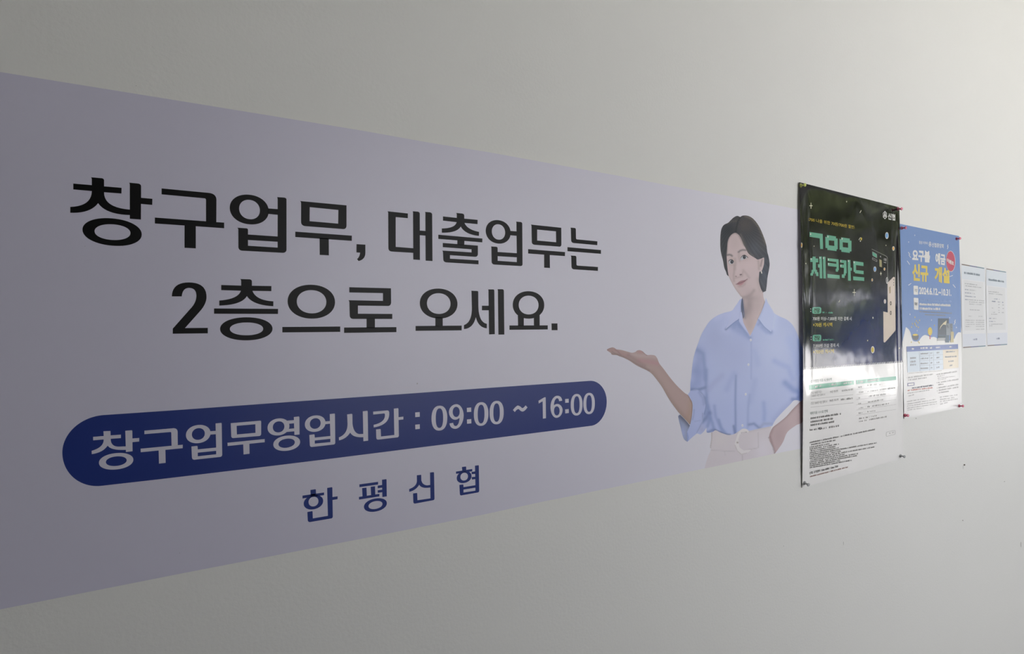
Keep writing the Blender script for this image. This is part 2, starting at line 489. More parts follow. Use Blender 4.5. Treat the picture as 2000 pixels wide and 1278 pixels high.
# ---------------------------------------------------------------- blue pill with opening hours
pill = [(203,811),(355,800.7),(585,784),(800,769),(925,760),(990,755.5),(1152,744.2),(1185,742,2),(1185,785),(1185,829,2),(1154,832.2),
        (990,853),(657,895),(535,910),(310,936.7),(197,949.5),(121.7,957,2),(121.7,884.4),(121.7,816.5,2)]
ik = Ink(); ik.shape([expand(pill, 24)], flat_lift(.00046))
pillo = ik.build('hours_pill', M_blue, banner, 'dark blue rounded bar carrying the opening hours')
gI, eI = reg(170, 810, .1); gJ, eJ = reg(355, 790, .12); gK, eK = reg(585, 775, .12); gL, eL = reg(800, 760, .1); gM, eM = reg(990, 740, .1)
hours = [
 R(gI, [(320,327),(458,321),(460,408),(662,393),(661,460),(462,475),(462,628,1),(620,628),(760,622),(760,690),(470,705,1),(402,608),(310,745,1),(92,774),(90,710),(330,640,1),(325,487),(120,504),(118,437),(325,420)]),
 R(gI, [(747,318),(870,308),(884,310,1),(884,325),(886,468),(1019,458),(1018,527),(887,540),(889,718),(760,733)]),
 [eI(568,914,336,160,-.092), eI(571,912,203,93,-.09)],
 R(gI, [(1120,316),(1690,268),(1770,268,1),(1770,350),(1773,620),(1652,620),(1645,360),(1645,345,1),(1625,342),(1120,384)]),
 R(gI, [(1047,668),(1870,590),(1868,658),(1050,737)]),
 R(gI, [(1398,695),(1530,685),(1535,945),(1405,960)]),
 [eJ(268,485,200,148,-.09), eJ(270,484,105,95,-.08)],
 R(gJ, [(455,440),(560,432),(560,487),(455,495)]),
 R(gJ, [(550,312),(640,303),(650,304,1),(650,318),(658,815),(658,855,1),(620,858),(205,903),(165,900,1),(165,860),(157,688),(245,678),(258,680,1),(258,695),(260,735),(560,705)], [(260,788),(560,758),(560,814),(260,847)]),
 R(gJ, [(797,308),(1280,267),(1292,268,1),(1292,285),(1292,480),(1290,515,1),(1255,517),(845,550),(805,552,1),(805,515)], [(893,351),(1198,325),(1200,465),(897,492)]),
 R(gJ, [(745,627),(1350,566),(1350,618),(747,679)]),
 R(gJ, [(1000,640),(1100,632),(1103,806),(1006,817)]),
 [eJ(1574,369,178,138,-.09), eJ(1576,368,94,90,-.08)],
 R(gJ, [(1695,268),(1835,257),(1835,308),(1740,318)]),
 R(gJ, [(1745,400),(1835,392),(1835,440),(1700,452)]),
 R(gJ, [(1824,208),(1900,198),(1914,200,1),(1914,215),(1917,492),(1834,500)]),
 [eJ(1708,634,218,123,-.1), eJ(1707,634,133,73,-.12)],
 [eK(255,440,168,133,-.09), eK(256,438,88,86,-.08)],
 R(gK, [(410,405),(505,397),(505,440),(410,450)]),
 R(gK, [(492,285),(565,276),(576,277,1),(576,290),(582,745),(582,778,1),(550,781),(205,820),(168,820,1),(168,785),(160,625),(235,614),(245,615,1),(245,628),(248,668),(502,641)], [(248,715),(502,687),(502,741),(248,766)]),
 R(gK, [(775,290),(845,280),(860,281,1),(860,295),(862,440),(880,600,1),(975,610),(1040,607),(1040,660),(870,672,1),(825,585),(760,690,1),(643,712),(640,665),(785,610,1),(782,440)]),
 R(gK, [(1030,240),(1095,231),(1110,232,1),(1110,245),(1117,718),(1040,727)]),
 R(gK, [(1198,245),(1425,225),(1460,225,1),(1460,265),(1470,460,1),(1208,503),(1206,460),(1400,420,1),(1390,290),(1390,272,1),(1370,274),(1200,292)]),
 R(gK, [(1535,197),(1600,188),(1610,190,1),(1610,205),(1617,630),(1617,660,1),(1590,664),(1285,700),(1252,702,1),(1250,670),(1246,535),(1310,527),(1322,528,1),(1322,545),(1326,650),(1543,625)]),
 R(gK, [(1608,336),(1690,326),(1690,372),(1610,380)]),
 R(gK, [(1883,258),(1957,252),(1958,328),(1883,335)]),
 R(gK, [(1883,458),(1957,450),(1958,525),(1885,533)]),
 [eL(582,571,154,243,-.05,2.3), eL(583,571,72,191,-.05,2.4)],
 [expand(gL([(915,298),(1056,298,2),(1056,520),(1050,780,2),(890,780),(790,775,1),(780,675),(850,662),(860,725,1),(900,725),(975,720,2),(975,565),(930,605,1),(880,602),(768,590,2),(768,450),(772,300,2)])), eL(910,449,68,99)],
 R(gL, [(1118,370),(1202,362),(1203,448),(1120,453)]),
 R(gL, [(1120,597),(1204,588),(1206,673),(1122,681)]),
 [eL(1397,490,142,231,-.05,2.3), eL(1396,491,66,183,-.05,2.4)],
 [eL(1700,462,138,229,-.05,2.3), eL(1699,462,63,180,-.05,2.4)],
 R(gM, [(118,612),(190,520,1),(220,525),(260,535,1),(290,570),(315,590,1),(365,522),(403,560),(345,645,1),(300,642),(260,630,1),(240,600),(210,575,1),(155,652)]),
 R(gM, [(618,432),(730,365),(758,363),(763,773),(704,781),(698,440),(622,486)]),
 [expand(gM([(1080,430),(1020,440),(1015,382,1),(980,382),(920,390,2),(918,520),(960,490,1),(990,493),(1085,500,2),(1088,610),(1085,765,2),(965,765),(852,760,2),(852,560),(850,335,2),(985,333),(1072,336,1)])), eM(975,629,55,89)],
 R(gM, [(1138,398),(1207,392),(1208,468),(1139,472)]),
 R(gM, [(1138,600),(1208,593),(1210,670),(1140,679)]),
 [eM(1362,509,115,211,-.05,2.3), eM(1364,509,56,166,-.05,2.4)],
 [eM(1606,485,112,208,-.05,2.3), eM(1606,485,54,163,-.05,2.4)],
]
letters('hours_letter', hours, (3,3,3,3,5,3,2,3,2,1,1,2,1,1,1,1,1,2,1,1), M_white_ink, pillo, flat_lift(.00052))
gN, eN = reg(580, 930, .1); gO, eO = reg(780, 890, .09)
name4 = [
 R(gN, [(262,275),(358,260),(370,262,1),(370,278),(372,370),(268,390)]),
 R(gN, [(108,385),(530,323),(530,375),(108,442)]),
 [eN(322,515,190,138,-.15), eN(323,502,96,94,-.1)],
 R(gN, [(590,235),(680,220),(692,222,1),(692,240),(694,413),(795,398),(793,455),(695,470),(700,790),(700,825,1),(665,832),(255,902),(212,900,1),(212,865),(203,705),(295,688),(305,690,1),(306,710),(310,830),(605,780)]),
 R(gN, [(1218,165),(1585,115),(1585,168),(1220,220)]),
 R(gN, [(1272,238),(1358,228),(1365,388),(1280,400)]),
 R(gN, [(1440,212),(1525,202),(1530,365),(1448,378)]),
 R(gN, [(1210,410),(1610,350),(1610,400),(1212,463)]),
 R(gN, [(1660,75),(1740,63),(1750,65,1),(1750,80),(1755,400),(1668,413)]),
 R(gN, [(1577,190),(1670,175),(1670,228),(1577,242)]),
 R(gN, [(1577,280),(1670,268),(1670,318),(1578,330)]),
 [eN(1532,569,224,128,-.16), eN(1534,569,136,76,-.16)],
 R(gO, [(378,430),(465,420),(475,421,1),(475,435),(477,540),(500,640,1),(600,648),(675,640),(675,695),(480,730,1),(430,635),(360,760,1),(215,790),(212,730),(385,670,1),(380,540)]),
 R(gO, [(665,370),(740,362),(753,363,1),(753,380),(763,930),(763,965,1),(735,972),(340,1046),(303,1044,1),(303,1005),(297,825),(375,814),(388,815,1),(388,830),(393,972),(675,932)]),
 R(gO, [(1357,250),(1440,240),(1450,242,1),(1450,255),(1452,325),(1365,340)]),
 R(gO, [(1228,350),(1582,293),(1582,345),(1230,400)]),
 [eO(1406,470,161,128,-.15), eO(1407,460,82,84,-.1)],
 R(gO, [(1565,358),(1650,345),(1650,400),(1570,408)]),
 R(gO, [(1568,470),(1650,462),(1650,512),(1575,525)]),
 R(gO, [(1640,222),(1715,212),(1725,213,1),(1725,230),(1733,760),(1733,800,1),(1700,805),(1345,868),(1312,868,1),(1312,830),(1302,640),(1380,630),(1390,632,1),(1390,645),(1392,688),(1650,645)], [(1392,742),(1650,700),(1650,765),(1392,805)]),
]
letters('office_name_letter', name4, (4,8,2,6), M_blue, banner)
# ---------------------------------------------------------------- printed woman
KI = np.array([1.46, 1.46, 1.52])
def catmull(pts, step=1.6):
    """closed smooth outline; a point (x,y,0) is kept as a sharp corner"""
    n = len(pts)
    out = []
    for i in range(n):
        p0, p1, p2, p3 = (np.array(pts[(i + k) % n][:2], float) for k in (-1, 0, 1, 2))
        if len(pts[i]) == 3: p0 = p1 - (p2 - p1)
        if len(pts[(i + 1) % n]) == 3: p3 = p2 + (p2 - p1)
        m = max(2, int(np.linalg.norm(p2 - p1) / step) + 1)
        for k in range(m):
            t = k / m
            out.append(tuple(.5 * (2 * p1 + (p2 - p0) * t + (2 * p0 - 5 * p1 + 4 * p2 - p3) * t * t + (3 * p1 - p0 - 3 * p2 + p3) * t ** 3)))
    return out

def segdist(P, line):
    d = np.full(len(P), 1e9)
    for a, c in zip(line[:-1], line[1:]):
        a, c = np.array(a[:2], float), np.array(c[:2], float)
        ab = c - a
        t = np.clip(((P - a) @ ab) / max(ab @ ab, 1e-9), 0, 1)
        d = np.minimum(d, np.linalg.norm(P - a - t[:, None] * ab, axis=1))
    return d

def pt_in(P, poly):
    x, y = P[:, 0], P[:, 1]
    ins = np.zeros(len(P), bool)
    q = np.array(poly)
    j = len(q) - 1
    for i in range(len(q)):
        c = ((q[i, 1] > y) != (q[j, 1] > y)) & (x < (q[j, 0] - q[i, 0]) * (y - q[i, 1]) / (q[j, 1] - q[i, 1] + 1e-12) + q[i, 0])
        ins ^= c
        j = i
    return ins

def cdt_mesh(outline, step):
    q = np.array(outline)
    x0, y0 = q.min(0); x1, y1 = q.max(0)
    xs = np.arange(x0, x1, step); ys = np.arange(y0, y1, step * .866)
    G = np.array([(x + (step / 2 if j % 2 else 0), y) for j, y in enumerate(ys) for x in xs])
    G = G[pt_in(G, outline)]
    if len(G):
        d = segdist(G, list(outline) + [outline[0]])
        G = G[d > step * .45]
    n = len(outline)
    vs = [Vector(p) for p in outline] + [Vector(p) for p in G]
    r = delaunay_2d_cdt(vs, [], [list(range(n))], 1, 1e-5)
    return np.array([tuple(v) for v in r[0]]), [tuple(f) for f in r[2]]

def paint(P, base, ops):
    C = np.tile(np.array(base, float), (len(P), 1))
    for op in ops:
        if callable(op):
            C = op(P, C); continue
        k = op[0]
        if k == 's':
            _, line, w, col, a = op
            wt = a * np.exp(-(segdist(P, line) / w) ** 2)
        else:
            _, cx, cy, rx, ry, col, a = op
            wt = a * np.exp(-(((P[:, 0] - cx) / rx) ** 2 + ((P[:, 1] - cy) / ry) ** 2))
        C = C + (np.array(col, float) - C) * wt[:, None]
    return C

def painted(name, outline, step, base, ops, lift, m, parent, K=KI, label=None, smooth_outline=True, ostep=1.6, smooth=False, dark=0.0):
    o = catmull(outline, ostep) if smooth_outline else outline
    P, F = cdt_mesh(o, step)
    C = np.clip(lin(np.clip(paint(P, base, ops), 0, 255)) * K - dark, .004, .93)
    L = lift if callable(lift) else flat_lift(lift)
    V = [place(x, y, L(x, y)) for x, y in P]
    F2 = []
    for t in F:
        a, b_, c = (V[i] for i in t[:3])
        F2.append(t if (b_ - a).cross(c - a).y < 0 else t[::-1])
    return make(name, V, F2, m, parent, cols=C, label=label, smooth=smooth)

S_ = .08608
gQ, _ = reg(1395, 410, S_); gR, _ = reg(1395, 490, S_); gS, _ = reg(1180, 660, .14085); gT, _ = reg(1340, 570, .13302); gU, _ = reg(1310, 720, .15653)
def q1(g, x, y): return g([(x, y)])[0]

# face, ears and neck: the body part; hair, shirt, trousers are its children
face_out = gQ([(470,522),(535,548),(588,608),(628,690),(668,790),(722,893),(772,985),(850,1048),(930,1095),(985,1128),(1060,1110),(1122,1085)]) + \
    gR([(1133,200),(1128,300),(1105,390),(1078,452),(1045,472),(1024,485),(1014,590),(1012,690),(1032,780),(1066,880),(1105,950),(1118,1060)]) + \
    gT([(1158,170),(1120,290),(1060,420),(1000,560),(940,655),(895,560),(840,450),(815,330),(805,180),(822,90)]) + \
    gR([(600,1035),(560,982),(480,872),(420,770),(370,672),(333,590),(317,520),(304,420),(291,300),(284,170),(281,80)]) + \
    gQ([(286,960),(293,860),(303,740),(334,640),(392,562)])
SK = (170, 155, 153)
def rr(*p): return gR(list(p))
face_ops = [
    ('b', *q1(gQ, 470, 760), 12, 16, (158, 145, 142), .6),
    ('b', *q1(gR, 850, 330), 22, 16, (176, 160, 158), .8),
    ('b', *q1(gR, 900, 560), 12, 24, (172, 158, 156), .7),
    ('b', *q1(gR, 540, 380), 4, 13, (174, 160, 158), .8),
    ('b', *q1(gR, 375, 420), 6, 10, (168, 150, 148), .5),
    ('b', *q1(gR, 620, 880), 13, 12, (164, 150, 148), .6),
    ('s', rr((1000,640),(1015,760),(1060,900)), 4, (150, 138, 134), .5),
    ('s', rr((455,330),(452,470),(440,560),(448,690)), 2.2, (138, 123, 120), .45),
    ('s', rr((660,440),(740,540),(790,610)), 2.4, (148, 133, 131), .45),
    ('s', rr((470,180),(480,280),(470,420)), 2.5, (146, 132, 129), .5),
    ('s', rr((560,40),(560,120),(580,230)), 2.5, (146, 132, 129), .45),
    ('s', rr((480,620),(560,600),(640,570),(650,480)), 1.5, (148, 130, 128), .55),
    ('s', rr((560,820),(640,810),(700,760)), 1.8, (143, 128, 126), .45),
    ('s', rr((340,600),(420,770),(520,920),(640,1050)), 2.0, (150, 137, 134), .5),
    ('s', gR([(640,1070),(750,1045),(840,985),(900,900)]), 3.2, (136, 124, 122), .6),
    ('b', *q1(gR, 800, 1080), 16, 5, (136, 124, 122), .6),
    ('b', *q1(gT, 930, 190), 9, 20, (134, 122, 121), .85),
    ('b', *q1(gT, 880, 300), 7, 12, (128, 117, 117), .7),
    ('b', *q1(gT, 1040, 160), 9, 22, (158, 146, 143), .6),
    ('b', *q1(gT, 930, 480), 9, 16, (152, 138, 134), .6),
    ('s', gT([(835,130),(852,260),(860,380)]), 3.0, (118, 110, 114), .6),
    ('s', gT([(1160,90),(1155,150),(1110,290),(1055,405)]), 1.1, (120, 108, 108), .6),
    ('s', rr((1090,200),(1070,270),(1055,345)), 1.8, (124, 108, 106), .75),
    ('s', rr((1115,210),(1115,300),(1090,390)), 1.6, (172, 160, 154), .6),
    ('s', rr((1000,230),(1010,330),(1015,420)), 2.2, (140, 128, 124), .5),
    ('s', gQ([(320,640),(390,555),(470,520),(550,560),(620,690),(680,810)]), 2.0, (122, 109, 104), .6),
    ('s', gQ([(290,1000),(300,800),(325,650)]), 1.6, (126, 114, 110), .6),
    # lids, sockets, brows
    ('s', rr((295,98),(340,88),(380,98),(402,116)), 1.9, (94, 88, 87), .85),
    ('s', gQ([(552,958),(590,928),(650,910),(715,916)]), 1.8, (100, 94, 93), .8),
    ('b', *q1(gR, 395, 255), 7, 6, (140, 126, 122), .6),
    ('b', *q1(gR, 680, 150), 9, 6, (146, 132, 128), .55),
    ('s', rr((395,165),(425,190),(440,220)), 1.0, (160, 142, 128), .4),
    ('s', rr((505,760),(535,790),(600,800),(690,735),(745,655)), 1.6, (150, 128, 126), .55),
    ('s', rr((500,758),(516,754)), .8, (104, 84, 84), .7), ('s', rr((735,656),(750,642)), .8, (104, 84, 84), .7),
    ('s', rr((590,545),(615,540)), 1.1, (66, 52, 54), .9),
    ('s', rr((483,580),(502,583)), .8, (96, 80, 80), .8),
]
woman = painted('printed_woman', face_out, .8, SK, face_ops, .00054, M_print, banner, K=KI * 1.13,
                label='printed woman with short dark hair, light blue shirt and upturned palm', ostep=1.2)

def small(name, outline, base, lift, label=None, ops=(), step=.7, parent=None, sm=True):
    return painted(name, outline, step, base, list(ops), lift, M_print, parent or woman, smooth_outline=sm, ostep=.8, label=label)
# eyes
for nm, wht, iris, ir, lid in (
    ('eye', rr((604,215),(612,160),(655,112),(705,112),(745,150),(700,182),(645,205)), (682, 147), 36, rr((598,222),(603,165),(640,118),(690,102),(738,132),(768,158))),
    ('eye', rr((330,272),(340,232),(385,212),(425,228),(442,268),(415,292),(365,303)), (400, 254), 36, rr((322,300),(324,245),(360,208),(405,208),(440,240),(448,272)))):
    e = small(nm, wht, (166, 168, 170), .00058)
    c = q1(gR, *iris)
    small('iris', ell(c[0], c[1], ir * S_ * 1.0, ir * S_ * 1.12, seg=18), (52, 55, 62), .00062, parent=e, sm=False,
          ops=[('b', c[0] + .6, c[1] - .8, .7, .7, (170, 172, 182), .85), ('b', c[0], c[1] + .3, 1.3, 1.3, (34, 36, 42), .7)], step=.45)
    up = [(x, y - .85) for x, y in lid]; lo = [(x, y + .6) for x, y in lid][::-1]
    small('eyelash', [up[0] + (0,)] + up[1:-1] + [up[-1] + (0,)] + lo, (48, 45, 48), .00066, parent=e)
# mouth
small('lips', rr((512,757),(548,712),(592,686),(640,672),(692,664),(738,650),(705,692),(676,726),(640,760),(602,784),(566,782),(536,768)), (152, 118, 120), .00058,
      ops=[('s', rr((555,772),(605,766),(670,715)), 1.5, (166, 122, 125), .8), ('s', rr((560,722),(620,694),(690,674)), 1.2, (142, 106, 110), .7), ('s', rr((505,757),(545,748),(615,726),(690,690),(745,646)), .7, (96, 66, 70), .8)],
      label='pink lips closed in a slight smile')
small('earring', rr((1058,462),(1076,462),(1088,515),(1068,512)), (196, 192, 182), .00070, label='small pale earring')

# hair
hair_out = gQ([(590,163,0),(520,138),(440,175),(370,240),(312,295),(220,343),(165,430),(142,560),(136,700),(138,850),(156,990),(195,1140),(219,1270)]) + \
    gR([(235,405),(266,475),(288,545),(332,584,0),(420,480),(560,420),(800,520),(930,600),(950,700),(985,800),(1040,885),(1108,955,0),(1128,925),(1146,944,0),(1156,915),(1172,922,0),(1190,800),(1200,680),(1216,560),(1240,440),(1256,330)]) + \
    gQ([(1253,1180),(1230,1050),(1203,950),(1186,820),(1150,690),(1090,530),(1030,400),(960,290),(880,200),(800,150),(720,129),(640,134)])
pc = np.array(q1(gQ, 540, 250))
def strands(P, C):
    d = P - pc
    ang = np.arctan2(d[:, 1], d[:, 0]); r = np.hypot(d[:, 0], d[:, 1])
    w = ang * 26 + .02 * r
    s = .55 * np.sin(w * 2.3 + .04 * r) + .45 * np.sin(w * 5.1 + 1.3) * np.cos(.09 * r + ang * 3)
    return C + (s * 6.5)[:, None]
hair_ops = [
    ('b', *q1(gQ, 330, 480), 16, 14, (48, 50, 54), .8),
    ('b', *q1(gQ, 230, 760), 9, 30, (50, 54, 58), .8),
    ('b', *q1(gQ, 700, 330), 16, 16, (80, 75, 73), .8),
    ('b', *q1(gQ, 960, 880), 18, 20, (82, 85, 92), .8),
    ('b', *q1(gQ, 1080, 700), 9, 25, (78, 76, 76), .6),
    ('b', *q1(gR, 1130, 560), 10, 35, (78, 84, 94), .85),
    ('b', *q1(gR, 1200, 300), 6, 20, (72, 78, 86), .5),
    ('s', gQ([(300,310),(400,260),(520,250)]), 2.0, (82, 78, 74), .6),
    ('s', gQ([(700,140),(860,210),(1000,380),(1100,580),(1170,780)]), 2.4, (108, 99, 92), .7),
    ('s', gQ([(590,170),(540,250),(500,420),(490,500)]), 1.6, (44, 46, 50), .7),
    ('s', gQ([(600,560),(660,700),(720,860),(790,980),(900,1060)]), 2.2, (104, 97, 93), .55),
    ('s', gQ([(150,520),(138,700),(150,950),(210,1200)]), 1.2, (84, 82, 78), .5),
    strands]
painted('hair', hair_out, 1.0, (64, 65, 68), hair_ops, .00050, M_print, woman, label='short dark brown hair', ostep=1.2, dark=.022)

# raised arm and hand
ARM = (150, 130, 124)
arm_out = gS([(38,172),(60,150),(112,134),(145,142),(170,160),(240,170),(330,195),(385,208),(436,196),(455,178),(495,172),(535,190),(590,237),(650,238),(705,248),(735,285),(765,355),(830,440),(920,560),(1010,665),(1110,760),(1165,795),(1250,860),(1260,1010),(1230,1120),(1200,1205),
              (1130,1140),(1040,1045),(960,940),(880,820),(800,680),(720,570),(655,495),(590,452),(500,410),(430,372),(350,318),(270,278),(215,258),(175,242),(110,235),(90,210)])
arm_ops = [
    ('s', gS([(60,180),(140,165),(230,215),(330,255)]), 4, (146, 118, 114), .7),
    ('s', gS([(100,222),(200,240),(330,295),(450,365),(620,455)]), 2.6, (112, 96, 92), .6),
    ('s', gS([(380,225),(500,250),(640,255),(720,270)]), 4, (160, 142, 140), .8),
    ('s', gS([(480,320),(600,330),(740,360)]), 4.5, (154, 122, 122), .75),
    ('b', *q1(gS, 500, 198), 6, 3, (158, 124, 120), .8),
    ('s', gS([(535,190),(590,240)]), 1.2, (120, 96, 92), .6),
    ('s', gS([(340,240),(420,300),(560,390)]), 4, (128, 108, 104), .5),
    ('s', gS([(660,500),(760,640),(900,860),(1050,1050),(1180,1190)]), 6, (132, 114, 104), .7),
    ('s', gS([(780,400),(900,560),(1050,720),(1160,810)]), 4, (146, 126, 120), .6),
    ('s', gS([(1150,1150),(1200,1000),(1210,880)]), 6, (146, 124, 108), .5),
    ('s', gS([(1165,795),(1222,915),(1220,1060),(1190,1200)]), 1.0, (92, 78, 74), .5),
    ('s', gS([(38,180),(60,150),(112,136)]), 1.6, (128, 104, 102), .5),
    ('s', gS([(150,160),(190,190),(230,235)]), .9, (116, 94, 92), .5),
    ('s', gS([(110,190),(150,215),(215,250)]), .8, (112, 92, 90), .5),
]
painted('raised_arm', arm_out, 1.2, ARM, arm_ops, .00054, M_print, woman, K=KI * 1.08, label='bare forearm and open upturned hand', ostep=1.3)

# other arm, hand in pocket
arm2 = gU([(1660,380),(1610,420),(1520,510),(1440,600),(1360,668),(1275,735),(1240,800),(1228,850),(1235,910),(1270,960),(1290,1020),(1300,1062,0),(1340,1010),(1400,920),(1440,820),(1480,770),(1560,712),(1660,640)])
painted('lowered_arm', arm2, 1.6, (170, 152, 151), [('s', gU([(1610,420),(1440,600),(1275,735),(1232,850)]), 3, (140, 120, 118), .7), ('s', gU([(1240,860),(1270,960),(1300,1060)]), 2.5, (128, 108, 106), .6),
        ('b', *q1(gU, 1360, 830), 14, 20, (158, 140, 140), .6)], .00054, M_print, woman, label='forearm with the hand in a trouser pocket')

# trousers with belt
trou = gU([(500,770,0),(505,880),(490,985),(502,1010),(470,1090),(440,1180),(423,1250,0),(700,1192),(1000,1128),(1302,1064,0),(1290,1030),(1270,960),(1235,910),(1226,850),(1243,790),(1262,700,0),(1100,720),(800,760)])
tro = painted('trousers', trou, 2.0, (186, 180, 181), [
    ('b', *q1(gU, 560, 1150), 25, 18, (184, 178, 179), .6), ('b', *q1(gU, 1150, 1000), 20, 25, (194, 190, 194), .7), ('b', *q1(gU, 620, 880), 14, 12, (190, 185, 182), .5),
    ('s', gU([(512,800),(508,890),(494,990)]), 1.1, (150, 144, 140), .8), ('s', gU([(505,1020),(680,1030),(800,1035)]), .8, (170, 165, 166), .8),
    ('s', gU([(893,1080),(896,1150)]), .8, (162, 156, 156), .8), ('s', gU([(670,1030),(680,1085)]), .7, (172, 166, 168), .6),
    ('s', gU([(1225,860),(1270,960),(1298,1060)]), 1.0, (110, 100, 98), .7), ('s', gU([(1090,800),(1095,990),(940,1020)]), .8, (166, 160, 160), .7),
    ('s', gU([(700,826),(850,800),(980,790),(1105,760),(1240,730)]), 1.2, (168, 164, 168), .6)],
    .00046, M_print, woman, label='off-white high-waisted trousers')
ring_o = gU([(815,880),(850,790),(905,752),(960,765),(970,800),(900,795),(868,830),(850,890),(862,980),(920,1018),(1000,1015),(940,1062),(870,1075),(820,1020),(798,950)])
painted('belt_buckle', ring_o, 1.2, (196, 192, 190), [('s', gU([(800,960),(830,1030),(880,1074),(950,1058)]), 1.0, (164, 158, 156), .8), ('s', gU([(868,830),(852,890),(864,980),(920,1018)]), .9, (168, 163, 160), .7),
        ('b', *q1(gU, 833, 925), 1.6, 1.4, (120, 110, 104), .9), ('s', gU([(885,806),(945,796)]), .8, (96, 90, 90), .9)], .00066, M_print, woman, label='round fabric-covered belt buckle')

# shirt
SH = (154, 164, 193)
shirt_out = gT([(800,110),(740,190),(690,265),(640,290),(560,310),(450,355),(350,430),(280,530),(220,640),(180,750),(140,860),(110,970),(90,1100),(76,1250)]) + \
    gU([(246,180),(240,290),(214,326,0),(242,372),(271,440),(268,560),(256,640),(238,712,0),(180,640),(116,576,0),(93,600),(120,720),(160,870),(206,917,0),(262,865),(322,814),(370,822),(410,790),(446,742,0),(452,800),(520,794),(560,772),(620,800),(690,824),(740,830),(800,815),(850,782),(905,752),(970,778),(1105,750),(1245,722),(1268,716,0),(1310,640),(1400,540),(1490,450),(1530,405),(1570,396),(1620,410,0),(1680,380,0)]) + \
    gT([(1760,1250,0),(1740,900),(1690,780),(1640,640),(1570,500),(1480,412),(1370,362),(1285,308),(1240,240),(1200,160),(1172,92,0),(1155,160),(1110,285),(1055,400),(1000,530),(940,650,0),(890,560),(840,450),(822,330),(805,200)])
D1 = (118, 132, 170); D2 = (98, 112, 152); Lt = (170, 178, 202)
